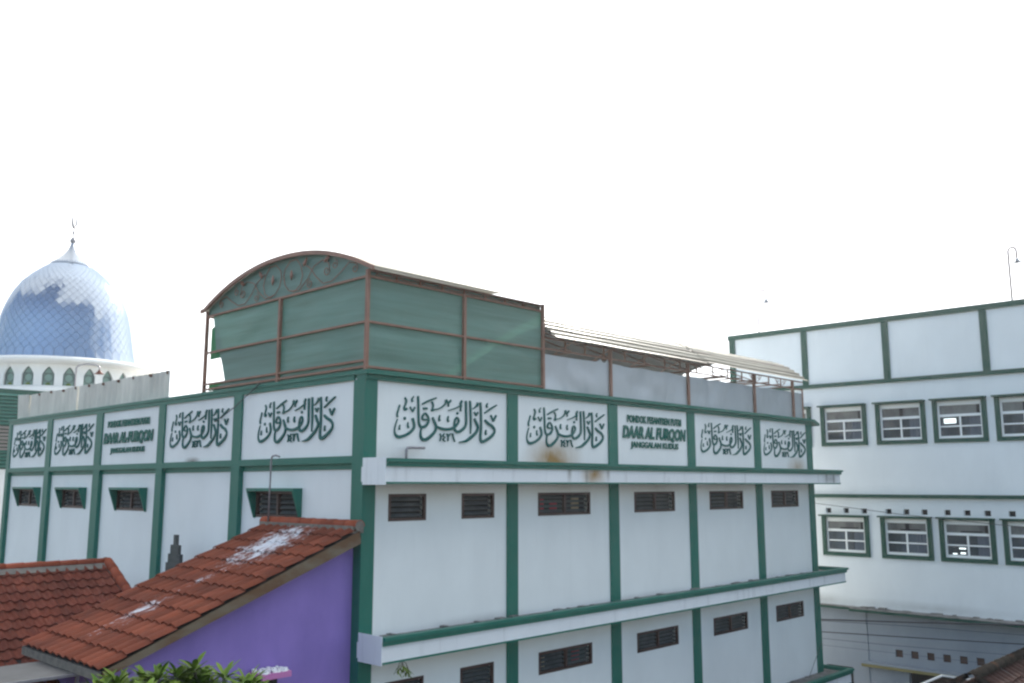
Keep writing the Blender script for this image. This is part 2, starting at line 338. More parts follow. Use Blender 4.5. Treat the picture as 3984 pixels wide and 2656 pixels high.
# hooded and street windows
def slats(b, ax, c, u0, u1, z0, z1, n, tilt=.05, t=.008):
    for i in range(n):
        zc = z0+(z1-z0)*(i+.5)/n; h = (z1-z0)/n*.27
        f = (lambda u, d, z: (u, c+d, z)) if ax == 1 else (lambda u, d, z: (c+d, u, z))
        b.prism([f(u0, -tilt*.5, zc-h), f(u1, -tilt*.5, zc-h), f(u1, tilt*.5, zc+h), f(u0, tilt*.5, zc+h)], (0, 0, t))
rnd = random.Random(3)
for k, (x0, x1, z0, z1, n) in enumerate(RW):
    win = part('window', B().box(x0, x1, .24, .25, z0, z1), 'dark', main)
    f = B(); t = .06
    f.box(x0, x1, .035, .11, z0, z0+t); f.box(x0, x1, .035, .11, z1-t, z1)
    f.box(x0, x0+t, .036, .11, z0+t, z1-t); f.box(x1-t, x1, .036, .11, z0+t, z1-t)
    if n == 2: f.box((x0+x1)/2-.035, (x0+x1)/2+.035, .037, .11, z0+t, z1-t)
    part('frame', f, 'brown_frame', win)
    s = B()
    cells = [(x0+t, x1-t)] if n == 1 else [(x0+t, (x0+x1)/2-.035), ((x0+x1)/2+.035, x1-t)]
    for a, b_ in cells: slats(s, 1, .12, a+.005, b_-.005, z0+t, z1-t, 4, .06+.05*rnd.random())
    part('louvre', s, 'louvre', win)
    for kk, mm, dx0, dx1, zz in ((2, 'cloth_red', .15, .38, .42), (2, 'cloth_red', .62, .9, .33), (2, 'cloth_tan', 1.5, 1.8, .45), (8, 'cloth_red', 1.45, 1.75, .42), (8, 'cloth_tan', .2, .38, .38), (5, 'cloth_tan', .12, .30, .22), (11, 'cloth_tan', .15, .34, .3), (4, 'cloth_tan', .1, .2, .3)):
        if kk == k: part('laundry', B().box(x0+dx0, x0+dx1, .19, .21, z0+.08, z0+zz), mm, win)
for y0, y1, z0, z1 in LW:
    win = part('window', B().box(.30, .31, y0, y1, z0, z1), 'dark', main)
    t = .07; f = B()
    f.box(.12, .2, y0, y1, z0, z0+t); f.box(.12, .2, y0, y1, z1-t, z1); f.box(.121, .2, y0, y0+t, z0+t, z1-t); f.box(.121, .2, y1-t, y1, z0+t, z1-t)
    f.box(.122, .2, (y0+y1)/2-.035, (y0+y1)/2+.035, z0+t, z1-t)
    part('frame', f, 'brown_frame', win)
    s = B()
    slats(s, 0, .2, y0+t, (y0+y1)/2-.035, z0+t, z1-t, 4, .08); slats(s, 0, .2, (y0+y1)/2+.035, y1-t, z0+t, z1-t, 4, .08)
    part('louvre', s, 'louvre', win)
    h = B(); p = -.13                                             # hood: top slab and two tapering cheeks
    h.box(p, .13, y0-.06, y1+.06, z1, z1+.07)
    for ya in (y0-.06, y1):
        h.prism([(p+.005, ya, z1), (.128, ya, z1), (.128, ya, z0-.02), (.09, ya, z0-.02)], (0, .06, 0))
    part('hood', h, 'green', win)
# pilasters
for x0, x1 in RB:
    p = B()
    if x0 == 0:
        p.box(0, .35, 0, .40, -10.4, 2.25)
    elif x0 > 20: p.box(x0, x1, 0, .4, -10.4, 2.25)
    else: p.box(x0, x1, 0, .12, -10.4, 2.25)
    part('pilaster', p, 'green', main)
for y0, y1 in LB[1:]:
    part('pilaster', B().box(0, .2, y0, y1, -10.4, 2.25), 'green', main)
p = B(); p.box(.001, .3, .4, 22.42, 2.25, 2.45)
p.box(-.03, .001, .325, 22.45, 2.37, 2.452)
part('parapet_band', p, 'green', main)
p = B(); p.box(-.002, 21.2, -.03, .3, 2.25, 2.36); p.box(-.03, 21.24, -.13, .32, 2.36, 2.455)
p.prism([(21.24, -.13, 2.455), (21.24, -.13, 2.34), (21.62, -.13, 2.22), (21.66, -.13, 2.31)], (0, .42, 0))
part('parapet_band', p, 'green', main)
p = B()
for a, b_ in zip(LB[:-1], LB[1:]):
    p.box(.002, .2, a[1], b_[0], .44, .60); p.box(.10, .2, a[1], b_[0], .31, .44)
part('ledge_band', p, 'green', main)
# projecting ledges on the street side
for dz in (0, -3.6, -7.2):
    e = B()
    e.box(-.002, 21.75, -.78, .045, .04+dz, .36+dz)
    e.box(-.022, -.002, -.80, -.02, -.02+dz, .55+dz)
    led = part('ledge', e, 'fascia', main)
    l = B()
    l.box(-.001, 21.80, -.83, -.70, .36+dz, .455+dz); l.box(-.001, 21.84, -.88, -.70, .455+dz, .53+dz)
    l.box(-.001, 21.76, -.795, -.72, 0+dz, .04+dz)
    l.box(21.70, 21.80, -.70, .3, .36+dz, .455+dz); l.box(21.70, 21.84, -.70, .3, .455+dz, .53+dz)
    l.box(21.2, 21.76, -.72, .3, .001+dz, .038+dz)
    part('lip', l, 'green', led)
    t_ = B(); t_.box(.36, 21.70, -.70, .048, .36+dz, .40+dz); t_.box(21.20, 21.70, .048, .3, .2+dz, .40+dz)
    rr = random.Random(5)
    for i in range(26):                                            # dirt and moss along the back of the ledge
        x = rr.uniform(.5, 20); a = rr.uniform(.06, .25); t_.box(x, x+a, -.12+rr.uniform(-.1, .05), .03, .40+dz, .40+dz+rr.uniform(.012, .045))
    part('ledge_top', t_, 'concrete', led)
for xx, yy in ((21.36, .22), (21.52, .45)):
    part('downpipe', B().tube([(xx, yy, 1.9), (xx, yy, -10.3)], .055, 10), 'green', main, True)
# calligraphy
def ribbon(b, pts, depth, z0):
    P = [Vector((p[0], p[1])) for p in pts]; W = [p[2] for p in pts]
    Q = []; n = len(P)
    for i in range(n-1):
        p0, p1, p2, p3 = P[max(i-1, 0)], P[i], P[i+1], P[min(i+2, n-1)]
        for k in range(5):
            t = k/5
            q = .5*((2*p1)+(p2-p0)*t+(2*p0-5*p1+4*p2-p3)*t*t+(3*p1-p0-3*p2+p3)*t**3)
            Q.append((q, W[i]+(W[i+1]-W[i])*t))
    Q.append((P[-1], W[-1]))
    L_, R_ = [], []
    for i, (q, w_) in enumerate(Q):
        t = (Q[min(i+1, len(Q)-1)][0]-Q[max(i-1, 0)][0])
        t = t.normalized() if t.length > 1e-9 else Vector((1, 0)); nn = Vector((-t.y, t.x))
        L_.append(q+nn*w_*.48); R_.append(q-nn*w_*.48)
    vs = []; m = len(Q)
    for i in range(m):
        d = depth+z0+i*2e-5
        vs += [(L_[i].x, L_[i].y, d), (R_[i].x, R_[i].y, d), (L_[i].x, L_[i].y, 0), (R_[i].x, R_[i].y, 0)]
    fs = []
    for i in range(m-1):
        a, c = 4*i, 4*i+4
        fs += [(a, a+1, c+1, c), (a, c, c+2, a+2), (a+1, a+3, c+3, c+1)]
    fs += [(0, 2, 3, 1), (4*m-4, 4*m-3, 4*m-1, 4*m-2)]
    b.add(vs, fs)
EMB = B()
for i, s in enumerate(STROKES): ribbon(EMB, s, .03, i*4e-4)
def emblem(face, centre):
    b = B()
    if face == 'street': vs = [(u+centre, .05-d, 1.4+v) for u, v, d in EMB.v]
    else: vs = [(.05-d, centre-u, 1.4+v) for u, v, d in EMB.v]
    b.add(vs, EMB.f)
    part('calligraphy', b, 'callig', main)
for k in (0, 1, 3, 4): emblem('street', (RB[k][1]+RB[k+1][0])/2 - (.0 if k == 0 else -.02))
for k in (0, 1, 3, 4): emblem('side', (LB[k][1]+LB[k+1][0])/2+.04)
# raised lettering
def lettering(txt, face, u0, u1, z0, z1, shear=0.0, bold=.032):
    cu = bpy.data.curves.new('lettering', 'FONT'); cu.body = txt; cu.offset = bold; cu.extrude = .02; cu.bevel_depth = 0; cu.shear = shear; cu.resolution_u = 3
    tmp = bpy.data.objects.new('lettering', cu); COL.objects.link(tmp)
    dg = bpy.context.evaluated_depsgraph_get(); me = bpy.data.meshes.new_from_object(tmp.evaluated_get(dg))
    bpy.data.objects.remove(tmp); bpy.data.curves.remove(cu)
    xs = [v.co.x for v in me.vertices]; ys = [v.co.y for v in me.vertices]
    b = B(); ax0, ax1, ay0, ay1 = min(xs), max(xs), -.5*bold, max(ys)
    vs = []
    for v in me.vertices:
        u = (v.co.x-ax0)/(ax1-ax0)*(u1-u0); z = z0+(v.co.y-ay0)/(ay1-ay0)*(z1-z0); d = .028+v.co.z*.5
        vs.append((u0+u, .05-d, z) if face == 'street' else (.05-d, u0+u, z))
    b.add(vs, [tuple(p.vertices) for p in me.polygons]); bpy.data.meshes.remove(me)
    part('lettering', b, 'letter', main)
lettering('PONDOK PESANTREN PUTRI', 'street', 9.48, 12.28, 1.785, 2.0)
lettering('DAAR AL FURQON', 'street', 9.25, 12.53, 1.33, 1.69, .18, .05)
lettering('JANGGALAN KUDUS', 'street', 9.63, 12.09, 1.06, 1.235, .05)
lettering('PONDOK PESANTREN PUTRI', 'side', 13.31, 10.39, 1.76, 1.965, 0, .04)
lettering('DAAR AL-FURQON', 'side', 13.56, 10.09, 1.26, 1.595, .18, .05)
lettering('JANGGALAN KUDUS', 'side', 13.01, 10.62, .955, 1.115, .05)

# pipes and wires on the main building
single('vent_pipe', B().tube([(1.09, -.12, .40), (1.09, -.12, .74), (1.12, -.12, .79), (1.3, -.12, .80), (1.62, -.12, .80)], .03, 10), 'grey_metal',
       'short bent grey pipe below the calligraphy nearest the corner on the street side', 'pipe', (1.09, -.12, .40), smooth=True)
single('cable', B().tube([(-.05, 4.2, 2.48), (-.06, 4.75, 2.22), (-.06, 5.3, 1.98), (-.05, 5.8, 1.80), (-.03, 6.4, 1.62)], .012, 6), 'black_cable',
       'thin loose wire hanging from the rooftop enclosure over the side wall calligraphy', 'cable', (-.05, 4.2, 2.48), smooth=True)

# ------------------------------------------------------------------ rooftop enclosure with arched roof
enc = thing('rooftop_enclosure', 'green sheeted rooftop shelter with arched roof and scrollwork gable at the corner', 'shelter', (2.9, 3.6, 2.455))
Z0 = 2.455
def archz(y):
    t = (y-3.55)/3.75
    return 4.70 + .84*max(0.0, 1-abs(t)**2.15)
AY = [-.28+i*(7.45+.28)/44 for i in range(45)]
def archpt(y):
    z = archz(y)
    if y < -.2+.0: z = 4.70-(-.2-y)*.35
    return z
for x, y, zt in ((.05, .05, 4.70), (.05, 3.57, 4.55), (.05, 7.25, 4.70), (2.98, .05, 4.55), (5.84, .05, 4.74), (5.84, 7.25, 4.72)):
    part('post', B().box(x-.04, x+.04, y-.04, y+.04, Z0, zt), 'rail', enc)
def railL(z, h=.024): part('rail', B().box(.02, .08, .10, 7.2, z-h, z+h), 'rail', enc)
for z in (4.55, 3.53, 2.67, 2.53): railL(z)
for z in (4.55, 3.53, 2.53): part('rail', B().box(.10, 5.79, .02, .08, z-.024, z+.024), 'rail', enc)
part('rail', B().box(.10, 5.79, .021, .079, 4.67, 4.72), 'rail', enc)
part('rail', B().box(.02, 5.84, 7.2, 7.26, 4.52, 4.58), 'rail', enc)
for x in (.86, 1.56, 2.26, 2.97, 3.7, 4.4, 5.08):
    part('strut', B().box(x-.02, x+.02, .03, .07, 4.58, 4.67), 'rail', enc)
def wavy(fn, nu, nv, amp, seed):
    def g_(u, v):
        p = fn(u, v); k = min(1, 12*u, 12*(1-u), 8*v, 8*(1-v)); amp_ = amp*k
        return p[0] + amp_*mnoise.noise(Vector((p[1]*.9+seed, p[2]*2.2, seed))), p[1] + amp_*mnoise.noise(Vector((p[0]*.9+seed, p[2]*2.2, seed+4))), p[2]
    return B().grid(g_, nu, nv)
# side panels on the corner side (x = .10) ; the lower far one is torn open
part('panel', wavy(lambda u, v: (.09, .085+u*3.485, 3.53+v*1.03), 24, 10, .035, 1.0), 'panel', enc)
part('panel', wavy(lambda u, v: (.09, .085+u*3.485, 2.456+v*1.074), 24, 10, .035, 2.0), 'panel', enc)
part('panel', wavy(lambda u, v: (.09, 3.57+u*(3.43-.25*(1-v)), 3.53+v*1.03), 24, 10, .035, 3.0), 'panel', enc)
tp = B(); tp.prism([(.088, 3.57, 2.456), (.088, 6.9, 2.456), (.088, 6.22, 2.70), (.088, 6.40, 3.16), (.088, 6.52, 3.40), (.088, 6.62, 3.53), (.088, 3.57, 3.53)], (.004, 0, 0))
part('panel', tp, 'panel', enc, label='torn green sheet with open corner')
tn = B(); tn.prism([(.16, 6.4, 3.37), (.16, 7.2, 3.36), (.16, 7.2, 4.22), (.16, 7.05, 4.27), (.16, 6.6, 3.9)], (.004, 0, 0))
tn.prism([(.16, 5.2, 2.5), (.16, 7.2, 2.5), (.16, 7.2, 2.66), (.16, 6.3, 2.70), (.16, 6.0, 2.62), (.16, 5.9, 2.86), (.16, 5.82, 2.62)], (.004, 0, 0))
part('torn_sheet', tn, 'torn', enc)
gp = B(); yy = [.08+i*(7.14)/30 for i in range(31)]
gp.prism([(.07, yy[0], 4.55)] + [(.07, y, archz(y)+.01) for y in yy] + [(.07, yy[-1], 4.55)], (.004, 0, 0))
part('gable_panel', gp, 'panel', enc)
for a, b_ in ((.085, 2.98), (2.98, 5.80)):
    for z0, z1 in ((2.456, 3.53), (3.53, 4.56)):
        part('panel', wavy(lambda u, v: (a+u*(b_-a), .09, z0+v*(z1-z0)), 24, 10, .03, a+z0), 'panel', enc)
part('valance_panel', B().box(.1, 5.79, .09, .094, 4.56, 4.74), 'panel', enc)
# ornaments on the front valance
orn = B()
for i, x in enumerate((.2, .86, 1.56, 2.26, 2.97, 3.7, 4.4, 5.08)):
    x1 = (.86, 1.56, 2.26, 2.97, 3.7, 4.4, 5.08, 5.78)[i]; c = (x+x1)/2
    orn.tube([(x+.06, .05, 4.60), (x+.10, .05, 4.65), (x+.15, .05, 4.62), (c, .05, 4.605), (x1-.15, .05, 4.62), (x1-.10, .05, 4.65), (x1-.06, .05, 4.60)], .012, 6)
part('scrollwork', orn, 'rail', enc, True)
# arched roof shell and its fascia strip
rf = B()
pts = [(y, archpt(y)) for y in AY]
rf.prism([(-.04, y, z+.02) for y, z in pts] + [(-.04, y, z+.05) for y, z in reversed(pts)], (6.62, 0, 0))
roof = part('roof', rf, 'cream_roof', enc)
ff = B(); ff.prism([(-.08, y, z-.05) for y, z in pts] + [(-.08, y, z+.055) for y, z in reversed(pts)], (.05, 0, 0))
part('fascia', ff, 'rail', roof)
# scrollwork in the gable
sc = B()
def spiral(cy, cz, r0, r1, a0, turns, n=26):
    return [(.03, cy+math.cos(a0+turns*2*math.pi*i/n)*(r0+(r1-r0)*i/n), cz+math.sin(a0+turns*2*math.pi*i/n)*(r0+(r1-r0)*i/n)*.95) for i in range(n+1)]
for s in (1, -1):
    m = lambda pth: [(x, 3.5+s*(y), z) for x, y, z in pth]
    sc.tube(m([(.03, .05, 5.08), (.03, .10, 5.25), (.03, .32, 5.42), (.03, .60, 5.42), (.03, .80, 5.22), (.03, .88, 4.98), (.03, .80, 4.75), (.03, .55, 4.62), (.03, .30, 4.68), (.03, .12, 4.85), (.03, .05, 5.08)]), .011, 6)
    sc.tube(m([(.03, .30, 4.68), (.03, .75, 4.62), (.03, 1.1, 4.85), (.03, 1.35, 5.12), (.03, 1.7, 5.22), (.03, 1.95, 5.10), (.03, 2.0, 4.92)] + spiral(1.88, 4.93, .13, .03, 0, -1.2)), .011, 6)
    sc.tube(m([(.03, .85, 5.28), (.03, 1.2, 5.10), (.03, 1.45, 4.85), (.03, 1.75, 4.64), (.03, 2.1, 4.64), (.03, 2.45, 4.80), (.03, 2.75, 4.98), (.03, 3.0, 4.92)] + spiral(2.98, 4.80, .12, .03, 1.5, -1.3)), .011, 6)
    sc.tube(m(spiral(1.2, 4.72, .13, .03, 1.57, 1.4)), .010, 6)
    sc.tube(m(spiral(2.2, 5.02, .12, .03, 1.57, -1.3)), .010, 6)
    for cy, cz, a in ((1.0, 5.28, .9), (.42, 5.05, 1.6), (1.9, 5.2, .5)):
        d = Vector((0, math.cos(a), math.sin(a))); nn = Vector((0, -d.z, d.y)); c = Vector((.02, cy, cz))
        sc.prism([tuple((lambda q: (q.x, 3.5+s*q.y, q.z))(c+d*u*.13+nn*v*.055)) for u, v in ((-1, 0), (-.2, 1), (.5, .7), (1, 0), (.5, -.7), (-.2, -1))], (-.02, 0, 0))
part('scrollwork', sc, 'rail', enc, True)

# ------------------------------------------------------------------ low zinc-walled canopy beside it
can = thing('rooftop_canopy', 'low rooftop canopy with corrugated cream roof, dented zinc walls and brown posts', 'canopy', (13.2, 2.8, 2.455))
PX = [8.74, 12.78, 17.0, 19.9]
for x in PX: part('post', B().box(x-.045, x+.045, .0, .09, Z0, 3.86), 'rail', can)
for x in (8.74, 12.78): part('post', B().box(x-.045, x+.045, 5.6, 5.69, 2.3, 4.3), 'rail', can)
for x in (17.0, 19.9): part('post', B().box(x-.04, x+.04, 5.6, 5.68, 2.3, 4.3), 'rail', can)
part('rail', B().box(5.92, 20.7, .02, .07, 3.54, 3.58), 'rail', can)
part('rail', B().box(5.92, 20.7, .02, .07, 3.83, 3.87), 'rail', can)
part('rail', B().box(14, 20.4, 5.6, 5.66, 3.62, 3.66), 'rail', can)
for x in (6.76, 7.6, 8.45, 9.45, 10.43, 11.5, 12.34, 13.31, 14.3, 15.25, 16.18, 17.14, 18.09, 19.0, 19.95):
    part('strut', B().box(x-.02, x+.02, .03, .065, 3.58, 3.83), 'rail', can)
for x in (15.25, 16.18, 17.14, 18.09, 19.0, 19.95):
    part('strut', B().box(x-.02, x+.02, .07, 5.6, 3.62, 3.66), 'rail', can)
part('rail', B().box(20.66, 20.7, .02, .07, 2.46, 3.58), 'rail', can)
cs = B()
for x in (17.14, 19.0):
    for s in (1, -1):
        cs.tube([(x+s*.45, .05, 3.84), (x+s*.28, .05, 3.68), (x+s*.12, .05, 3.62)], .012, 6)
        cs.tube([(x+s*.22, .05, 3.84), (x+s*.30, .05, 3.78), (x+s*.24, .05, 3.70), (x+s*.15, .05, 3.74), (x+s*.18, .05, 3.79)], .012, 6)
part('scrollwork', cs, 'rail', can, True)
seg = [(5.88, 8.74), (8.74, 12.78), (12.78, 17.0), (17.0, 19.9), (19.9, 20.66)]
for k, (a, b_) in enumerate(seg):
    s = B(); nn = int((b_-a)*10)
    def f(u, v, a=a, b_=b_, k=k):
        x = a+u*(b_-a); zt = 3.42+.03*mnoise.noise(Vector((x*1.3, 2.2, k)))
        if k == 0 and abs(x-8.3) < .10: zt += .13*(1-abs(x-8.3)/.10)
        if k == 0 and abs(x-8.62) < .07: zt += .16*(1-abs(x-8.62)/.07)
        e_ = min(1, (x-a)*6, (b_-x)*6)
        d = .06*e_*mnoise.noise(Vector((x*1.1, v*1.3, k*3.1))) + .03*e_*mnoise.noise(Vector((x*4, v*2.5+x, k)))
        if k == 2 and x > 13.5: d += .022*math.sin(x*5.0)
        return (x, .075+max(-.02, d), Z0+v*(zt-Z0))
    s.grid(f, nn, 10)
    part('zinc_sheet', s, 'zinc', can, True)
# corrugated roof: ribs run along the length
CR = [(-.34, 3.80), (0, 4.09), (.4, 4.37), (.8, 4.56), (1.2, 4.68), (1.8, 4.80), (2.6, 4.88), (3.4, 4.88), (4.2, 4.80), (5.0, 4.60), (5.6, 4.32), (6.0, 3.98)]
def cr_at(t, ymax):
    L = [0]
    for p, q in zip(CR[:-1], CR[1:]): L.append(L[-1]+math.hypot(q[0]-p[0], q[1]-p[1]))
    s = t
    for i in range(len(CR)-1):
        if s <= L[i+1] or i == len(CR)-2:
            f = (s-L[i])/(L[i+1]-L[i]); p, q = CR[i], CR[i+1]
            n = Vector((-(q[1]-p[1]), q[0]-p[0])).normalized()
            return Vector((p[0]+(q[0]-p[0])*f, p[1]+(q[1]-p[1])*f)), n
def roof_strip(x0, x1, tmax, seed, slant=0.0):
    b = B(); n = int(tmax/.035); nx = max(2, int((x1-x0)/.7))
    def f(u, v):
        t = v*tmax; p, n_ = cr_at(t, 9)
        ph = (t % .24)/.24; h = .045 if ph < .28 else (.045*(1-(ph-.28)/.1) if ph < .38 else (0 if ph < .9 else .045*(ph-.9)/.1))
        x = x0+u*(x1-x0) + (slant*t if u > .99 else 0)
        q = p+n_*(h+.012*mnoise.noise(Vector((x*.6+seed, t*2, seed))))
        return (x, q.x, q.y)
    b.grid(f, nx, n); return b
part('roof_sheet', roof_strip(5.92, 13.6, 7.1, 1), 'cream_roof', can)
b4 = roof_strip(13.4, 20.45, 7.1, 5); b4.v = [(x, y, z+.014+.03*mnoise.noise(Vector((x*.4, 3, 1)))) for x, y, z in b4.v]; part('roof_sheet', b4, 'cream_roof', can)
dk = B()                                                            # dark shade sheet under the roof sheets
dk.grid(lambda u, v: (lambda p, n_: (6.0+u*14.2, p.x-n_.x*.05, p.y-n_.y*.05))(*cr_at(.25+v*6.7, 9)), 4, 40)
part('ceiling', dk, 'dark_underside', can)  # dark colour stands in for the shade on the roof underside
tr = B()
for x in (7.0, 8.74, 10.7, 12.78, 15, 17):
    tr.tube([(x, .05, 3.56), (x, 5.65, 3.56)], .025, 6); tr.tube([(x, .05, 3.6), (x, 2.8, 4.72), (x, 5.6, 3.6)], .02, 6)
part('truss', tr, 'rail', can)

# fibre cement screen on the far end of the side parapet
scr = thing('sheet_screen', 'row of upright grey fibre cement sheets on the far end of the side parapet', 'screen', (.3, 16, 2.455))
edges = [9.82+i*(22.46-9.82)/11 for i in range(12)]
for k in range(11):
    a, b_ = edges[k], edges[k+1]+.03; rr = random.Random(k)
    tilt = rr.uniform(-.03, .03); top = 3.31+(a-9.8)*.006+rr.uniform(-.015, .015)
    def f(u, v, a=a, b_=b_, tilt=tilt, top=top):
        y = a+u*(b_-a); return (.30+.022*math.cos((y-a)*2*math.pi/.36)+(k % 2)*.012+tilt*(u-.5)*2 - .05*v*(k == 10), y, 2.456+v*(top+(.06 if k == 10 else 0)*u-2.456))
    s = part('sheet', B().grid(f, 18, 3), 'asbestos', scr, True)
    nl = B(); c = (a+.12)
    nl.box(.245, .33, c-.03, c+.03, top-.10, top-.02)
    part('bolt', nl, 'rust', s)

# ------------------------------------------------------------------ school building on the right
X2 = 25.0
sch = thing('school_building', 'white three storey building with green framed white windows at the right', 'building', (X2, -4, -10.4))
WA = [(c-.98, c+.98, 1.58, 3.22) for c in (2.78, .39, -1.95, -4.18, -6.42, -8.66, -10.9)]
WB = [(c-.99, c+.99, -2.90, -1.30) for c in (.56, -1.89, -4.13, -6.37, -8.6, -10.85)]
VB = [(y, y+.23, -1.17+i*0, -.97) for i, y in enumerate((1.13, .38, -.37, -1.36, -2.05, -2.74, -3.59, -4.30, -5.01, -5.84, -6.55, -7.26, -8.1))]
inner = [(a+.18, b-.17, c+.16, d-.04) for a, b, c, d in WA+WB]
w = B(); skin(w, 0, X2, -13, 5.58, -4.9, 6.56, inner + VB, .16)
w.box(X2+.3, X2+12, -13, 5.5, -10.4, 6.5)
w.box(X2, X2+.3, -13, 5.58, 6.56, 6.6)
w.add([(X2, 5.58, -10.4), (X2+.3, 5.58, -10.4), (X2+.3, 5.58, 6.56), (X2, 5.58, 6.56)], [(0, 1, 2, 3)])
part('wall', w, 'white_b', sch)
vb = B()
for y0, y1, z0, z1 in VB: vb.box(X2+.15, X2+.16, y0, y1, z0, z1)
part('vent', vb, 'dark', sch)
part('top_band', B().box(X2-.07, X2+.3, -13, 5.64, 6.56, 6.78), 'green_b', sch)
part('floor_band', B().box(X2-.10, X2+.05, -13, 5.62, 4.06, 4.22), 'green_b', sch)
part('floor_band', B().box(X2-.16, X2+.05, -13, 5.62, -.54, -.40), 'green_b', sch)
for y0, y1 in ((5.30, 5.60), (1.82, 2.08), (-1.69, -1.42), (-5.41, -5.15), (-9.15, -8.88), (-12.9, -12.6)):
    part('pilaster', B().box(X2-.05, X2+.05, y0, y1, 4.22, 6.56), 'green_b', sch)
for k, (a, b_, c, d) in enumerate(WA+WB):
    i0, i1, j0, j1 = a+.18, b_-.17, c+.16, d-.04
    win = part('window', B().box(X2+.155, X2+.16, i0, i1, j0, j1), 'dark', sch)
    s = B()                                                          # painted surround
    s.box(X2-.06, X2+.08, a, i0, c, d); s.box(X2-.06, X2+.08, i1, b_, c, d); s.box(X2-.06, X2+.08, i0, i1, c, j0)
    s.box(X2-.26, X2+.08, a-.02, b_+.04, d, d+.06); s.box(X2-.20, X2+.08, i0, i1, d-.04, d)
    part('surround', s, 'green_b', win)
    f = B(); t = .065; X = X2+.02; X1 = X2+.10
    head = j1-.17; tr0, tr1 = j0+.83, j0+.93; um = (i0+i1)/2
    f.box(X, X1, i0, i0+t, j0, j1); f.box(X, X1, i1-t, i1, j0, j1); f.box(X+.001, X1, i0+t, i1-t, j0, j0+t*1.5)
    f.box(X+.001, X1, i0+t, i1-t, head, j1); f.box(X-.01, X1, i0+t, i1-t, tr0, tr1)
    f.box(X+.01, X1, um-.03, um+.03, j0+t*1.5, tr0); zc = (j0+t*1.5+tr0)/2
    f.box(X+.011, X1, i0+t, um-.03, zc-.027, zc+.027); f.box(X+.011, X1, um+.03, i1-t, zc-.027, zc+.027)
    part('frame', f, 'white_frame', win)
    part('pane', B().box(X2+.085, X2+.09, i0+t, i1-t, j0+t, tr0), 'glass', win)
    part('pane', B().box(X2+.085, X2+.09, i0+t, i1-t, tr1, head), 'glass_top', win)
    bt = B(); rr = random.Random(k)
    bt.box(X2+.075, X2+.084, um-.09, um+.05, tr1, head) if k % 2 == 0 else bt.box(X2+.075, X2+.084, i0+t, i0+t+.14, tr1, head)
    if k >= 7: bt.box(X2+.074, X2+.083, i0+.3, um+.25, tr1, tr1+.07)
    part('beam', bt, 'dark', win)
    cu = B(); c0 = i0+t+.06; cu.grid(lambda u, v: (X2+.079+.004*math.sin(u*22), i0+t+u*(.42+.12*rr.random()*0), j0+t+v*(tr0-j0-t)), 24, 1)
    part('curtain', cu, 'curtain', win, True)
    if k == 3: part('daylight_patch', B().box(X2+.072, X2+.078, um+.16, um+.60, zc+.12, zc+.30), 'daylight_glow', win)  # glowing patch for daylight seen through from the far side
    if k == 9: part('daylight_patch', B().box(X2+.072, X2+.078, um+.10, um+.34, zc-.14, zc-.09).box(X2+.072, X2+.078, um+.12, um+.30, zc-.32, zc-.26).box(X2+.072, X2+.078, um+.42, um+.58, zc-.34, zc-.30), 'daylight_glow', win)
# ledge and shaded lower wall
l = B(); l.box(X2-.62, X2+.28, -13, .34, -4.99, -4.90); l.box(X2-.34, X2+.28, .34, 5.6, -4.97, -4.89)
led = part('ledge', l, 'green_b', sch)
t_ = B(); t_.box(X2-.60, X2, -13, .33, -4.90, -4.87); t_.box(X2-.32, X2, .34, 5.6, -4.89, -4.86)
rr = random.Random(8)
for i in range(40):
    y = rr.uniform(-12.5, .2); a = rr.uniform(.05, .35); t_.box(X2-.16-rr.uniform(0, .1), X2-.01, y, y+a, -4.87, -4.87+rr.uniform(.015, .06))
part('ledge_top', t_, 'concrete', led)
LV = [(-1.44-.28*0-k*.59, -1.16-k*.59, -6.64+.012*k, -6.36+.012*k) for k in range(7)]
DO = [(-4.9, -1.62, -10.4, -7.1), (.58, 1.7, -10.4, -7.26)]
XL = X2+.02
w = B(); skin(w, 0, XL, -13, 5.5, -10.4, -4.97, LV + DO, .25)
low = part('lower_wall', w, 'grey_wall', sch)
part('doorway', B().box(XL+.24, XL+.25, -4.9, -1.62, -10.4, -7.1), 'dark', sch)
part('doorway', B().box(XL+.24, XL+.25, .58, 1.7, -10.4, -7.26), 'dark', sch)
for y0, y1, z0, z1 in LV: part('vent', B().box(XL+.06, XL+.07, y0, y1, z0, z1), 'brown_vent', sch)
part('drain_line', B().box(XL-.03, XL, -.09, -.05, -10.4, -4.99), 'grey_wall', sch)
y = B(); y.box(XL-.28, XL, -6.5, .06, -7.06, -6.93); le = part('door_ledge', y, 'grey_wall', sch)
part('ledge_edge', B().box(XL-.32, XL-.28, -6.5, .09, -7.10, -7.0), 'ochre', le)

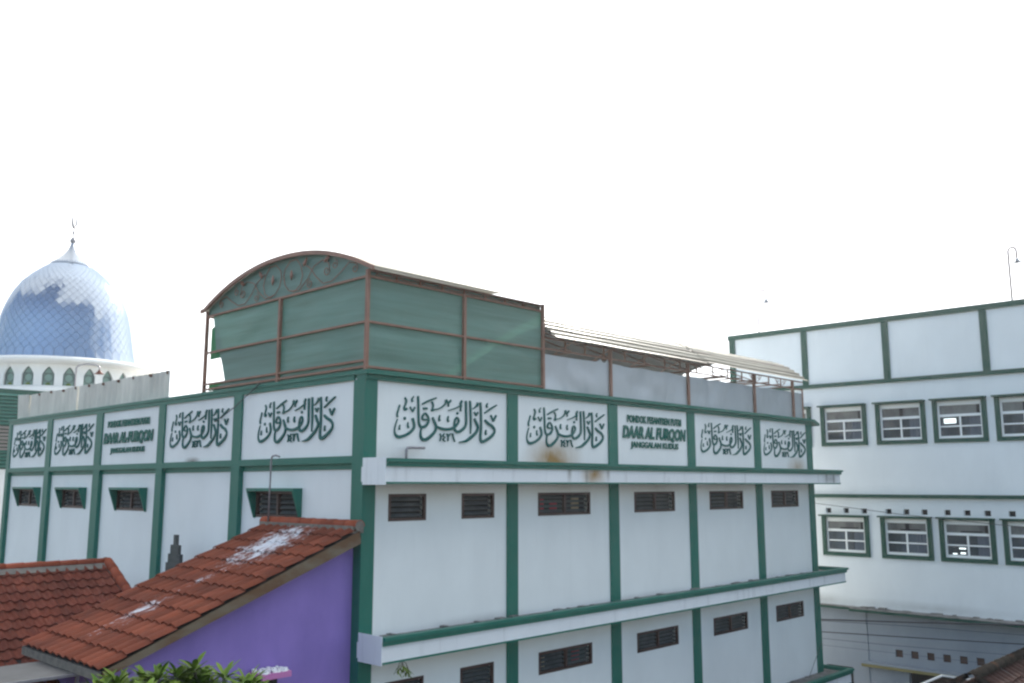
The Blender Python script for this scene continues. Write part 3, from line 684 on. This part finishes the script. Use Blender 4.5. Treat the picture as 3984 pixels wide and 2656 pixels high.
# ------------------------------------------------------------------ gooseneck lamps
def lamp_kind(label, base, top, out, drop, r, red=False):
    t = thing('gooseneck_lamp', label, 'lamp', base, 'gooseneck lamps on thin poles above the roofs')
    b = Vector(base); o = Vector(out)
    pth = [b, b+Vector((0, 0, top-.15))] + [b + o*(.5-.5*math.cos(a)) + Vector((0, 0, top-.15+.15*math.sin(a))) for a in [math.pi*i/8 for i in range(1, 9)]]
    e = pth[-1]; pth.append(e-Vector((0, 0, drop)))
    part('pole', B().tube(pth, .034, 6), 'pole' if not red else 'grey_metal', t, True)
    part('base', B().lathe([(.0, base[2]), (.06, base[2]), (.05, base[2]+.03), (.02, base[2]+.07), (0, base[2]+.07)], base, 12), 'grey_metal', t)
    q = e-Vector((0, 0, drop))
    part('lamp_shade', B().lathe([(.012, q.z+.05), (.035, q.z+.04), (.07, q.z-.03), (r*.62, q.z-.085), (r, q.z-.125), (r*.99, q.z-.13), (r*.6, q.z-.10), (.05, q.z-.05), (0, q.z-.04)], q, 20), 'shade_red' if red else 'shade', t, True)
    part('bulb', B().lathe([(0, q.z-.06), (.03, q.z-.07), (.045, q.z-.11), (.03, q.z-.15), (0, q.z-.16)], q, 10), 'pole', t, True)
lamp_kind('grey shaded lamp on a thin pole above the school roof at the far right', (25.15, -6.3, 6.78), 2.05, (0, -.28, 0), .32, .17)
lamp_kind('small grey shaded lamp on a thin pole near the left end of the school roof', (25.15, 4.15, 6.78), 1.95, (0, -.42, 0), .32, .17)
lamp_kind('rusty red shaded lamp in front of the mosque drum windows', (1.97, 21.46, 2.3), 2.42, (.62, -.72, 0), .12, .19, True)

# ------------------------------------------------------------------ mosque with dome
mc = (10.37, 46.24)
mos = thing('mosque', 'mosque with shiny blue grey diamond tiled dome, white arched drum and slender finial', 'mosque', (mc[0], mc[1], -10.4))
PR = [(4.42, 7.66), (4.28, 8.30), (4.14, 9.08), (4.00, 9.93), (3.88, 10.6), (3.73, 11.2), (3.52, 11.78), (3.26, 12.34), (2.83, 13.03), (2.27, 13.62), (1.69, 14.12), (1.18, 14.44)]
def prof(z):
    for (r0, z0), (r1, z1) in zip(PR[:-1], PR[1:]):
        if z <= z1: return r0+(r1-r0)*(z-z0)/(z1-z0)
    return PR[-1][0]
dome = part('dome', B().lathe([(r-.03, z) for r, z in PR], mc, 96), 'seam', mos, True)
ND = 46; zs = [8.22]                                                  # diamond rows shrink towards the top
while zs[-1] < 14.5: zs.append(zs[-1] + max(.10, 2*math.pi*prof(zs[-1])/ND*.52))
tl = B(); rr = random.Random(11)
def dp(a, z): r = prof(min(z, 14.5)); return Vector((mc[0]+r*math.cos(a), mc[1]+r*math.sin(a), z))
da = 2*math.pi/ND
def facet(cs):
    c = sum(cs, Vector())/len(cs); q = [c+(p-c)*.965 for p in cs]
    n = (q[1]-q[0]).cross(q[2]-q[0]).normalized(); ax = Vector((rr.uniform(-1, 1), rr.uniform(-1, 1), rr.uniform(-1, 1))).normalized()
    rot = Matrix.Rotation(rr.gauss(0, .004), 3, ax)
    tl.add([c+rot @ (p-c)+Vector((c.x-mc[0], c.y-mc[1], 0)).normalized()*.012 for p in q], [tuple(range(len(q)))])
for j in range(len(zs)-2):
    for i in range(ND):
        a = (i+.5*(j % 2))*da
        facet([dp(a, zs[j]), dp(a+da/2, zs[j+1]), dp(a, zs[j+2]), dp(a-da/2, zs[j+1])])
for i in range(ND):
    a = i*da+da/2
    facet([dp(a-da/2, 7.68), dp(a+da/2, 7.68), dp(a+da/2, zs[0]), dp(a, zs[1]), dp(a-da/2, zs[0])])
part('dome_tiles', tl, 'dome', dome)
part('spire_cap', B().lathe([(1.34, 14.33), (1.36, 14.38), (1.16, 14.52), (.90, 14.78), (.54, 15.12), (.31, 15.42), (.16, 15.75), (.10, 15.98)], mc, 40), 'cap', dome, True)
fin = part('finial', B().lathe([(.07, 15.95), (.17, 16.02), (.19, 16.15), (.13, 16.28), (.05, 16.36), (.035, 16.6), (.10, 16.66), (.10, 16.70), (.03, 16.82), (.02, 17.05), (0, 17.06)], mc, 16), 'grey_metal', dome, True)
cres = []
for i in range(29):
    a = R(-90)+R(170)*(i-14)/14; cres.append((a, .07*math.cos((i-14)/14*math.pi/2)+.012))
cb = B(); d = Vector((.60, .80, 0))
for i in range(28):
    pass
cb.tube([tuple(Vector((mc[0], mc[1], 17.47))+d*math.cos(a)*.42+Vector((0, 0, math.sin(a)*.42))) for a, r in cres], [r for a, r in cres], 8)
part('crescent', cb, 'grey_metal', fin, True)
# drum with pointed windows
NW = 28; dr = 5.1; dw = B(); R_IN = dr-.16
hw = .066; WZ0, WZS, WZT = 5.89, 6.55, 7.03
def arch(n=7):
    L_ = [(-hw, WZ0), (-hw, WZS)]
    for i in range(1, n+1):
        t = i/n; L_.append((-hw*(1-t)**.75 if t < 1 else 0, WZS+(WZT-WZS)*(t**.9)))
    return L_ + [(-x, z) for x, z in reversed(L_[:-1])]
AR = arch()
def dpt(a, r, z): return (mc[0]+r*math.cos(a), mc[1]+r*math.sin(a), z)
glass_b, frame_list = [], []
A0 = math.atan2(-15.82-mc[1], -11.92-mc[0])
for i in range(NW):
    ac = A0+(i+.32)*2*math.pi/NW; h = math.pi/NW
    poly = [(-h, 5.6), (-h, 8.05)]
    top = [(x*1.0, z) for x, z in AR]
    half = len(AR)//2
    # wall either side of the opening, built as strips from the jamb to the bay edge
    lft = AR[:half+1]; rgt = AR[half:]
    for side, pts_ in ((-1, lft), (1, rgt)):
        for p, q in zip(pts_[:-1], pts_[1:]):
            dw.add([dpt(ac+side*h, dr, p[1]), dpt(ac+p[0]*.0+p[0], dr, p[1]), dpt(ac+q[0], dr, q[1]), dpt(ac+side*h, dr, q[1])], [(0, 1, 2, 3)])
    dw.add([dpt(ac-h, dr, WZT), dpt(ac, dr, WZT), dpt(ac+h, dr, WZT), dpt(ac+h, dr, 7.45), dpt(ac, dr, 7.45), dpt(ac-h, dr, 7.45)], [(0, 1, 2, 3, 4, 5)])
    dw.add([dpt(ac-h, dr, 5.6), dpt(ac, dr, 5.6), dpt(ac+h, dr, 5.6), dpt(ac+h, dr, WZ0), dpt(ac, dr, WZ0), dpt(ac-h, dr, WZ0)], [(0, 1, 2, 3, 4, 5)])
    for p, q in zip(AR[:-1], AR[1:]):
        dw.add([dpt(ac+p[0], dr, p[1]), dpt(ac+q[0], dr, q[1]), dpt(ac+q[0], R_IN, q[1]), dpt(ac+p[0], R_IN, p[1])], [(0, 1, 2, 3)])
    frame_list.append((ac, AR))
drum = part('drum', dw, 'mosque_white', mos)
for ac, ar in frame_list:
    if math.cos(ac-A0) < -.1: continue
    b = B(); b.add([dpt(ac+x, R_IN, z) for x, z in ar], [tuple(range(len(ar)))])
    win = part('window', b, 'mosque_glass', drum)
    f = B(); f.tube([dpt(ac+x*.93, R_IN+.03, z-.02) for x, z in ar], .035, 5)
    f.tube([dpt(ac+.05*math.cos(t), R_IN+.03, 6.36+.26*math.sin(t)) for t in [2*math.pi*k/14 for k in range(15)]], .022, 5)
    f.tube([dpt(ac-hw*.9, R_IN+.03, 6.62), dpt(ac+hw*.9, R_IN+.03, 6.62)], .02, 5)
    part('frame', f, 'mosque_frame', win)
    part('base_pane', B().add([dpt(ac+x, R_IN+.01, z) for x, z in ((-.035, 5.91), (.035, 5.91), (.02, 6.02), (0, 6.07), (-.02, 6.02))], [(0, 1, 2, 3, 4)]), 'leaf', win)
part('cornice', B().lathe([(5.08, 7.18), (5.4, 7.20), (5.68, 7.27), (5.78, 7.36), (5.78, 7.48), (5.62, 7.60), (5.2, 7.67), (4.2, 7.69)], mc, 96), 'mosque_white', mos, True)
part('ring_ledge', B().lathe([(5.0, 5.38), (5.7, 5.40), (5.82, 5.46), (5.82, 5.60), (5.72, 5.70), (5.4, 5.78), (5.05, 5.80)], mc, 96), 'mosque_white', mos, True)
bx = (2.3, 18.3, 40.4, 54)
part('wall', B().box(bx[0], bx[1], bx[2], bx[3], -10.4, 5.38), 'mosque_white', mos)
for z0, z1, mm in ((3.35, 5.1, 'green_slat'), (1.9, 3.2, 'brown_slat'), (.95, 1.8, 'green_slat')):
    b = B(); z = z0
    while z < z1:
        b.prism([(bx[0]+.2, bx[2]-.02, z), (bx[0]+.2, bx[2]-.16, z+.02), (bx[0]+.2, bx[2]-.16, z+.06), (bx[0]+.2, bx[2]-.02, z+.16)], (15.6, 0, 0)); z += .2
    part('louvre', b, mm, mos)
part('louvre_backing', B().box(bx[0]+.1, bx[1]-.1, bx[2]-.02, bx[2]-.001, .85, 5.37), 'green_b', mos)

# ------------------------------------------------------------------ tiled roofs
def tile_field(b, P, U, D, NN, ncol, nrow, cw, rl, amp, lift, kind, seed, jit=.006):
    P, U, D, NN = map(Vector, (P, U, D, NN)); rr = random.Random(seed); K = 8
    for r in range(nrow):
        for c in range(ncol):
            dj = rr.uniform(-jit, jit); lj = rr.uniform(-.012, .012); tw = rr.uniform(-.010, .010)
            vs = []
            for e in range(3):
                d = r*rl + (0, .55, 1.0)[e]*rl*1.06 + lj
                for k in range(K+1):
                    f = k/K
                    if kind == 'wave': h = amp*abs(math.sin(math.pi*f))**.85
                    else: h = amp*(max(0, 1-abs(f-.68)/.30)**.8 - .15*max(0, 1-abs(f-.2)/.2))
                    h += lift*(0, .5, 1)[e] + dj + tw*(f-.5)
                    p = P+U*((c+f)*cw)+D*d+NN*h; vs.append(p)
            for k in range(K+1): vs.append(vs[2*(K+1)+k]-NN*.028+D*.002)
            fs = []
            for e in range(3):
                for k in range(K): a = e*(K+1)+k; fs.append((a, a+1, a+K+2, a+K+1))
            b.add(vs, fs)
    return b
def caps(b, p, q, n, r, sag=0.0):
    p, q = Vector(p), Vector(q); d = (q-p); L = d.length; d.normalize(); s = Vector((0, 0, 1)); a = d.cross(s).normalized(); u = a.cross(d)
    for i in range(n):
        t0, t1 = L*i/n, L*(i+1.06)/n; vs = []
        for j, (t, rr_) in enumerate(((t0, r*.90), (t1, r*1.03))):
            for k in range(9):
                an = math.pi*k/8; vs.append(p+d*t+(a*math.cos(an)+u*(math.sin(an)*1.05-.15))*rr_)
        for k in range(9): vs.append(vs[9+k]-(vs[9+k]-(p+d*t1))*.12)
        b.add(vs, [(k, k+1, k+10, k+9) for k in range(8)] + [(9+k, 10+k, 19+k, 18+k) for k in range(8)])
    return b

# purple house leaning against the side wall
pur = thing('purple_house', 'purple walled house with orange tiled lean-to roof splashed with white paint', 'house', (-2.6, 1.7, -10.4))
sl = Vector((-5.2, 0, -2.13)); sL = sl.length; sd = sl.normalized(); sn = Vector((sd.z, 0, -sd.x)); sn = sn if sn.z > 0 else -sn
rz = lambda x: -.92+(x+.15)*(2.13/5.2)
w = B(); w.prism([(-.012, .25, -10.4), (-.012, .25, rz(-.012)-.10), (-5.0, .25, rz(-5.0)-.10), (-5.0, .25, -10.4)], (0, 3.15, 0))
part('wall', w, 'purple', pur)
rf = B(); tile_field(rf, (-.15, 3.52, -.93), (0, -1, 0), sd, sn, 12, 12, 3.66/12, sL/12*.995, .06, .042, 'wave', 21)
roof = part('roof', rf, 'tile_shed', pur)
part('under_deck', B().prism([(-.12, -.10, rz(-.12)-.10), (-5.30, -.10, rz(-5.30)-.10), (-5.30, -.10, rz(-5.30)-.05), (-.12, -.10, rz(-.12)-.05)], (0, 3.6, 0)), 'dark', roof)
part('ridge_cap', caps(B(), (-.17, 3.58, -.86), (-.17, -.15, -.86), 9, .125), 'tile_cap', roof, True)
part('mortar', B().box(-.30, -.03, -.12, 3.55, -1.02, -.87).tube([(-.17, -.17, -.86), (-.17, -.15, -.86)], .118, 14), 'mortar', roof)
part('eave_board', B().box(-5.34, -5.30, -.08, 3.5, rz(-5.3)-.20, rz(-5.3)-.05), 'mortar', pur)
part('verge_board', B().prism([(-.14, -.14, -.98), (-5.30, -.14, rz(-5.30)-.045), (-5.28, -.14, rz(-5.30)-.16), (-.10, -.14, -1.235)], (0, .035, 0)), 'board', pur)
pc = B(); pc.box(-2.36, -1.74, -.24, .24, -3.635, -3.53)
canp = part('window_canopy', pc, 'pink', pur)
rr = random.Random(4); ct = B()
for i in range(70):
    x = rr.uniform(-2.37, -1.80); y = rr.uniform(-.25, .16); a = rr.uniform(.03, .08); z = -3.53; h = rr.uniform(.01, .05)
    ct.prism([(x, y, z), (x+a, y+rr.uniform(-.02, .02), z), (x+a*.9, y+a, z), (x+a*.1, y+a, z)], (rr.uniform(-.02, .02), 0, h))
part('plaster_crust', ct, 'white_frame', canp)
part('window', B().box(-2.3, -1.75, .235, .249, -4.6, -3.7), 'dark', pur)

# house with clay tile gable roof on the left
hs = thing('tiled_house', 'house with weathered red brown clay tile roof and mortared verge at the lower left', 'house', (-6, 6.9, -10.4))
tn_ = .517; dl = Vector((0, -3.19, -3.19*tn_)); dL = dl.length; dd = dl.normalized(); dn = Vector((0, -dd.z, dd.y)); dn = dn if dn.z > 0 else -dn
rf = B(); tile_field(rf, (-9.76, 6.86, -1.90), (1, 0, 0), dd, dn, 34, 11, .2135, dL/11, .045, .035, 'hump', 31)
roof = part('roof', rf, 'tile_house', hs)
rb = B(); tile_field(rb, (-2.5, 6.86, -1.90), (-1, 0, 0), (dd.x, -dd.y, dd.z), (dn.x, -dn.y, dn.z), 34, 11, .2135, dL/11, .045, .035, 'hump', 32)
part('roof', rb, 'tile_house', hs)
part('under_deck', B().prism([(-9.7, 3.75, -3.50), (-9.7, 6.86, -1.94), (-9.7, 9.97, -3.50), (-9.7, 9.97, -3.56), (-9.7, 6.86, -2.0), (-9.7, 3.75, -3.56)], (7.25, 0, 0)), 'dark', roof)
part('ridge_cap', caps(B(), (-9.8, 6.86, -1.86), (-2.38, 6.86, -1.86), 19, .105), 'tile_cap', roof, True)
part('mortar', B().prism([(-9.7, 6.60, -1.99), (-9.7, 6.86, -1.82), (-9.7, 7.12, -1.99)], (7.3, 0, 0)), 'mortar', roof)
part('verge_cap', caps(B(), (-2.42, 6.80, -1.84), (-2.42, 3.72, -1.84-3.08*tn_), 9, .115), 'tile_cap', roof, True)
part('verge_cap', caps(B(), (-2.42, 6.92, -1.84), (-2.42, 10.0, -1.84-3.08*tn_), 9, .115), 'tile_cap', roof, True)
part('mortar', B().prism([(-2.60, 6.80, -1.90), (-2.60, 3.72, -1.90-3.08*tn_), (-2.60, 3.72, -2.02-3.08*tn_), (-2.60, 6.80, -2.02)], (.2, 0, 0)), 'mortar', roof)
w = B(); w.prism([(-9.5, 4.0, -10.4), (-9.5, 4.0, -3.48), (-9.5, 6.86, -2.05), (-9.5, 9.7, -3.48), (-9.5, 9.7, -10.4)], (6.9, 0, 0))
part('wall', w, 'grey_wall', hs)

# stepped cement pinnacle
p = B(); cy = 7.245
for hw_, z0, z1 in ((.085, -1.57, -1.31), (.22, -1.80, -1.57), (.325, -2.03, -1.80), (.42, -2.28, -2.03), (.53, -2.55, -2.28), (.64, -10.4, -2.55)):
    p.box(-.5-.03-hw_*.05, -.5+.03+hw_*.05, cy-hw_, cy+hw_, z0, z1)
single('stepped_pinnacle', p, 'pinnacle', 'dark grey stepped cement block pinnacle in front of the white side wall', 'pinnacle', (-.5, cy, -10.4))
# thin mast on the lean-to ridge
single('mast_pipe', B().tube([(-.33, 3.12, -.86), (-.33, 3.10, .0), (-.33, 3.09, .58), (-.33, 3.05, .64), (-.33, 2.9, .66), (-.33, 2.74, .62)], .022, 8), 'grey_metal',
       'tall thin galvanised pipe with hooked top standing on the ridge of the orange lean-to roof', 'pipe', (-.33, 3.12, -.86), smooth=True)
# flat awning with its posts
aw = thing('flat_awning', 'flat dull grey sheet awning below the tiled eaves at bottom left', 'awning', (-6.5, 1.8, -10.4))
part('sheet', B().prism([(-8.2, .99, -3.27), (-5.02, .985, -3.27), (-5.02, 2.4, -3.27), (-5.36, 2.6, -3.27), (-8.2, 2.5, -3.27)], (0, 0, .025)), 'sheet', aw)
part('edge_trim', B().box(-8.2, -5.02, .955, .985, -3.29, -3.24), 'grey_metal', aw)
for x in (-8.0, -5.2): part('post', B().box(x-.03, x+.03, 1.1, 1.16, -10.4, -3.27), 'grey_metal', aw)
lt = thing('low_tiled_roof', 'low orange tiled roof strip under the flat grey awning', 'roof', (-6.2, 1.2, -10.4))
lb = B(); d_ = Vector((0, -2.3, -1.0)).normalized(); n_ = Vector((0, -d_.z, d_.y)); n_ = n_ if n_.z > 0 else -n_
tile_field(lb, (-7.6, 2.7, -3.42), (1, 0, 0), d_, n_, 11, 8, .23, .31, .04, .03, 'wave', 41)
part('tiles', lb, 'tile_shed', lt)
part('support', B().box(-7.5, -5.1, 1.2, 2.6, -10.4, -4.25), 'grey_wall', lt)

# dark tiled house at the bottom right
dh = thing('dark_tiled_house', 'house with dull dark red tiled roof and mossy ridge at the bottom right corner', 'house', (12, -10.5, -10.4))
b = B(); d_ = Vector((0, -3.2, -1.9)); l_ = d_.length; d_.normalize(); n_ = Vector((0, -d_.z, d_.y)); n_ = n_ if n_.z > 0 else -n_
tile_field(b, (7.55, -9.55, -3.78), (1, 0, 0), d_, n_, 36, 11, .25, l_/11, .03, .02, 'wave', 51)
roof = part('roof', b, 'tile_dark', dh)
b = B(); tile_field(b, (16.55, -9.55, -3.78), (-1, 0, 0), (0, -d_.y, d_.z), (0, -n_.y, n_.z), 36, 8, .25, l_/11, .03, .02, 'wave', 52)
part('roof', b, 'tile_dark', dh)
part('ridge_cap', caps(B(), (7.45, -9.52, -3.72), (16.6, -9.52, -3.72), 24, .125), 'cap_dark', roof, True)
part('verge_cap', caps(B(), (7.6, -9.6, -3.74), (7.6, -12.7, -3.74-3.1*1.9/3.2), 9, .11), 'cap_dark', roof, True)
part('verge_cap', caps(B(), (7.6, -9.44, -3.74), (7.6, -7.1, -3.74-2.34*1.9/3.2), 7, .11), 'cap_dark', roof, True)
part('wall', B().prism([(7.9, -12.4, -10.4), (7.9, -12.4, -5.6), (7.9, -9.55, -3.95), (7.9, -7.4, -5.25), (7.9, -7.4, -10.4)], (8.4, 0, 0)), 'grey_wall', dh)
cf = thing('alley_canopy', 'small dark canopy with white metal edge beside the dark tiled roof', 'canopy', (15.6, -6.6, -10.4))
f = B(); X0, X1_, Y0, Y1, Zc = 13.4, 16.62, -7.3, -5.78, -5.5
f.box(X0, X1_, Y1-.05, Y1, Zc-.03, Zc+.03); f.box(X0, X1_, Y0, Y0+.05, Zc-.03, Zc+.03); f.box(X0, X0+.05, Y0+.05, Y1-.05, Zc-.03, Zc+.03); f.box(X1_-.05, X1_, Y0+.05, Y1-.05, Zc-.03, Zc+.03)
part('frame', f, 'white_frame', cf)
part('sheet', B().box(X0+.05, X1_-.05, Y0+.05, Y1-.05, Zc-.02, Zc-.01), 'cap_dark', cf)
for x in (X0+.1, X1_-.1):
    for y in (Y0+.1, Y1-.1): part('post', B().box(x-.03, x+.03, y-.03, y+.03, -10.4, Zc-.03), 'grey_metal', cf)

# ------------------------------------------------------------------ cables across the alley
def cable(pts, r, label):
    b = B(); P = [Vector(p) for p in pts]; Q = []
    for a, c in zip(P[:-1], P[1:]):
        for k in range(6): Q.append(a.lerp(c, k/6))
    Q.append(P[-1]); b.tube(Q, r, 6)
    single('cable', b, 'black_cable', label, 'cable', tuple(P[0]), 'cables strung across the alley', True)
cable([(23, 6, -.15), (23, .7, -.76), (23, -2.5, -1.11), (23, -5.8, -1.39), (23, -9.5, -1.62)], .012, 'single thin cable sloping down across the lower row of school windows')
cable([(23, 6, -5.55), (23, .68, -5.21), (23, -2.42, -5.00), (23, -6.34, -4.70), (23, -10, -4.4)], .032, 'thick black cable bundle just under the green ledge, topmost of the alley cables')
cable([(23, 6, -5.6), (23, .68, -5.26), (23, -2.42, -5.13), (23, -6.31, -5.03), (23, -10, -4.95)], .012, 'thin cable leaving the thick bundle and sagging below it towards the right')
cable([(23, 6, -6.0), (23, .71, -5.68), (23, -3.46, -5.48), (23, -6.29, -5.33), (23, -10, -5.1)], .022, 'dark cable crossing the middle of the shaded lower school wall')
cable([(23, 6, -6.1), (23, .72, -5.93), (23, -1.62, -5.89), (23, -5.87, -5.73), (23, -10, -5.5)], .009, 'faint thin cable above the brown square vents')
cable([(23, 6, -6.2), (23, .74, -6.18), (23, -10, -6.05)], .006, 'faintest thin cable passing through the row of brown square vents')
single('cable', B().tube([(18.2, -.08, -8.1), (19.6, -.10, -7.0), (20.9, -.12, -5.72)], .010, 6), 'black_cable',
       'thin slack wire rising along the street wall to the last green pilaster', 'cable', (18.2, -.08, -8.1), smooth=True)

# ------------------------------------------------------------------ plants
def leaf(b, base, d, up, L, W, rr):
    d = Vector(d).normalized(); up = Vector(up); a = d.cross(up).normalized(); n = a.cross(d).normalized()
    vs = []; prof_ = [(0, .12), (.2, .5), (.45, .95), (.65, 1.0), (.85, .62), (1, .04)]
    for t, w_ in prof_:
        c = Vector(base)+d*(L*t) - Vector((0, 0, 1))*(L*.22*t*t) 
        vs += [c+a*W*.5*w_+n*W*.16*w_, c, c-a*W*.5*w_+n*W*.16*w_]
    fs = []
    for i in range(len(prof_)-1):
        q = 3*i; fs += [(q, q+1, q+4, q+3), (q+1, q+2, q+5, q+4)]
    b.add(vs, fs)
tree = thing('plumeria_tree', 'leafy green frangipani tree in front of the purple wall', 'tree', (-5.95, -3.90, -10.4))
rr = random.Random(17); tk = B(); cr_ = B()
tips = []
base = Vector((-5.95, -3.90, -10.4)); fork = Vector((-5.9, -3.90, -4.6))
tk.tube([base, Vector((-6.0, -3.86, -8)), fork], [.16, .13, .11], 9)
for i in range(9):
    an = i*2*math.pi/9+rr.uniform(-.2, .2); m1 = fork+Vector((math.cos(an)*.35, math.sin(an)*.35, rr.uniform(.7, 1.1)))
    tk.tube([fork-Vector((0, 0, .1)), m1], [.08, .055], 7)
    for j in range(5):
        a2 = an+rr.uniform(-.9, .9); m2 = m1+Vector((math.cos(a2)*rr.uniform(.2, .65), math.sin(a2)*rr.uniform(.2, .65), rr.uniform(.45, .8)))
        tk.tube([m1, m2], [.05, .035], 6)
        for q in range(3):
            a3 = a2+rr.uniform(-1.2, 1.2); tpos = m2+Vector((math.cos(a3)*rr.uniform(.05, .35), math.sin(a3)*rr.uniform(.05, .35), 0))
            hd = math.hypot(tpos.x+5.95, tpos.y+3.90)
            tpos.z = -2.47-.34*(hd/1.1)**2+rr.uniform(-.45, .06)
            tk.tube([m2, tpos], [.034, .024], 6); tips.append(tpos)
for tpos in tips:
    nl = rr.randint(15, 21); ph = rr.uniform(0, 6.28)
    for k in range(nl):
        an = ph+k*2.399; el = R(rr.uniform(0, 68))*(1-.35*k/nl)
        d = Vector((math.cos(an)*math.cos(el), math.sin(an)*math.cos(el), math.sin(el)))
        leaf(cr_, tpos+Vector((0, 0, -.07*k/nl)), d, (0, 0, 1) if el < 1.2 else (math.cos(an), math.sin(an), .3), rr.uniform(.26, .42), rr.uniform(.055, .085), rr)
part('trunk', tk, 'bark', tree, True); part('crown', cr_, 'leaf', tree)
pl = thing('hanging_plant', 'small wild fern hanging under the lower ledge near the street corner', 'plant', (.55, -.70, -3.6))
hb = B(); st = B()
for k in range(7):
    an = rr.uniform(0, 6.28); tip = Vector((.55+math.cos(an)*.2, -.76+math.sin(an)*.12, -3.6-rr.uniform(.15, .38)))
    st.tube([(.55, -.74, -3.59), (.55+math.cos(an)*.1, -.76, -3.65), tip], .007, 5)
    for j in range(5):
        a2 = rr.uniform(0, 6.28); leaf(hb, Vector((.55, -.76, -3.62)).lerp(tip, .3+.7*j/5), (math.cos(a2), math.sin(a2), -.6), (0, 0, 1), .14, .035, rr)
part('stem', st, 'bark', pl, True); part('foliage', hb, 'leaf', pl)

# ------------------------------------------------------------------ camera, light, sky
cam = bpy.data.cameras.new('camera'); co = bpy.data.objects.new('camera', cam); COL.objects.link(co)
cam.lens = 31.896; cam.sensor_width = 36; cam.clip_end = 8000; cam.clip_start = .1
co.location = (-11.924, -15.819, -.023+ZO); co.rotation_euler = (R(90+8.981), 0, -R(46.259)); S.camera = co
SUN_AZ, SUN_EL = 61.0, 31.5                      # azimuth from +Y towards +X
sd_ = Vector((math.sin(R(SUN_AZ))*math.cos(R(SUN_EL)), math.cos(R(SUN_AZ))*math.cos(R(SUN_EL)), math.sin(R(SUN_EL))))
sl_ = bpy.data.lights.new('sun', 'SUN'); so = bpy.data.objects.new('sun', sl_); COL.objects.link(so)
sl_.energy = 3.0; sl_.angle = R(.53); sl_.color = (1, .95, .87); so.rotation_euler = sd_.to_track_quat('Z', 'Y').to_euler(); so.location = (30, 30, 60)
W = bpy.data.worlds.new('World'); S.world = W; W.use_nodes = True
nt = W.node_tree; bg = nt.nodes['Background']
sky = N(nt, 'ShaderNodeTexSky', sky_type='NISHITA'); sky.sun_disc = False; sky.sun_elevation = R(SUN_EL); sky.sun_rotation = R(SUN_AZ); sky.air_density = 1.2; sky.dust_density = 2.0; sky.ozone_density = 1.0
tc = N(nt, 'ShaderNodeTexCoord')
dt = N(nt, 'ShaderNodeVectorMath', operation='DOT_PRODUCT'); nt.links.new(tc.outputs['Generated'], dt.inputs[0]); dt.inputs[1].default_value = sd_
mp = N(nt, 'ShaderNodeMapping'); mp.inputs['Scale'].default_value = (1.0, 1.0, 1.6); mp.inputs['Location'].default_value = (.3, 1.2, .2); nt.links.new(tc.outputs['Generated'], mp.inputs[0])
nz = N(nt, 'ShaderNodeTexNoise'); nz.inputs['Scale'].default_value = 2.3; nz.inputs['Detail'].default_value = 8; nz.inputs['Roughness'].default_value = .55; nt.links.new(mp.outputs[0], nz.inputs['Vector'])
cov = math_(nt, 'ADD', nz.outputs['Fac'], math_(nt, 'MULTIPLY', dt.outputs['Value'], CLOUD_SLOPE))
sx = N(nt, 'ShaderNodeSeparateXYZ'); nt.links.new(tc.outputs['Generated'], sx.inputs[0])     # more cloud overhead and along the horizon
up_ = N(nt, 'ShaderNodeMapRange'); up_.interpolation_type = 'SMOOTHSTEP'; up_.inputs[1].default_value = .50; up_.inputs[2].default_value = .85; up_.inputs[4].default_value = .16; nt.links.new(sx.outputs['Z'], up_.inputs[0])
lo_ = N(nt, 'ShaderNodeMapRange'); lo_.interpolation_type = 'SMOOTHSTEP'; lo_.inputs[1].default_value = .30; lo_.inputs[2].default_value = .05; lo_.inputs[4].default_value = .22; nt.links.new(sx.outputs['Z'], lo_.inputs[0])
cov = math_(nt, 'ADD', cov, math_(nt, 'ADD', up_.outputs[0], lo_.outputs[0]))
mr = N(nt, 'ShaderNodeMapRange'); mr.interpolation_type = 'SMOOTHSTEP'; mr.inputs[1].default_value = CLOUD_LO; mr.inputs[2].default_value = CLOUD_HI; nt.links.new(cov, mr.inputs[0])
glow = math_(nt, 'POWER', math_(nt, 'MAXIMUM', dt.outputs['Value'], 0.0), 2.0)
cb_ = math_(nt, 'ADD', CLOUD_BASE, math_(nt, 'MULTIPLY', glow, CLOUD_GLOW))
cc = N(nt, 'ShaderNodeVectorMath', operation='SCALE'); cc.inputs[0].default_value = (.97, 1.0, 1.03); nt.links.new(cb_, cc.inputs['Scale'])
nt.links.new(mixc(nt, mr.outputs[0], sky.outputs[0], cc.outputs[0]), bg.inputs['Color']); bg.inputs['Strength'].default_value = .10
hz = B().box(-290, 290, -290, 290, -11.4, 18.6)  # volume added to lift the darks the way lens glare does
hm = bpy.data.materials.new('thin bright haze'); hm.use_nodes = True; hn = hm.node_tree; hn.nodes.clear()
ho = N(hn, 'ShaderNodeOutputMaterial'); hv = N(hn, 'ShaderNodeVolumePrincipled'); hv.inputs['Color'].default_value = (.93, .96, 1, 1); hv.inputs['Density'].default_value = GLARE_VEIL; hv.inputs['Anisotropy'].default_value = .65
hn.links.new(hv.outputs[0], ho.inputs['Volume']); M['veil'] = hm
single('veil', hz, 'veil', 'thin bright haze added to stand in for lens glare', None, (0, 0, -11.4), kind='stuff')
S.view_settings.view_transform = 'Standard'; S.view_settings.look = 'None'; S.view_settings.exposure = EXPOSURE; S.view_settings.gamma = 1
S.render.engine = 'CYCLES'; S.cycles.max_bounces = 6; S.cycles.use_denoising = True
S.cycles.pixel_filter_type = 'BLACKMAN_HARRIS'; S.cycles.filter_width = 2.4
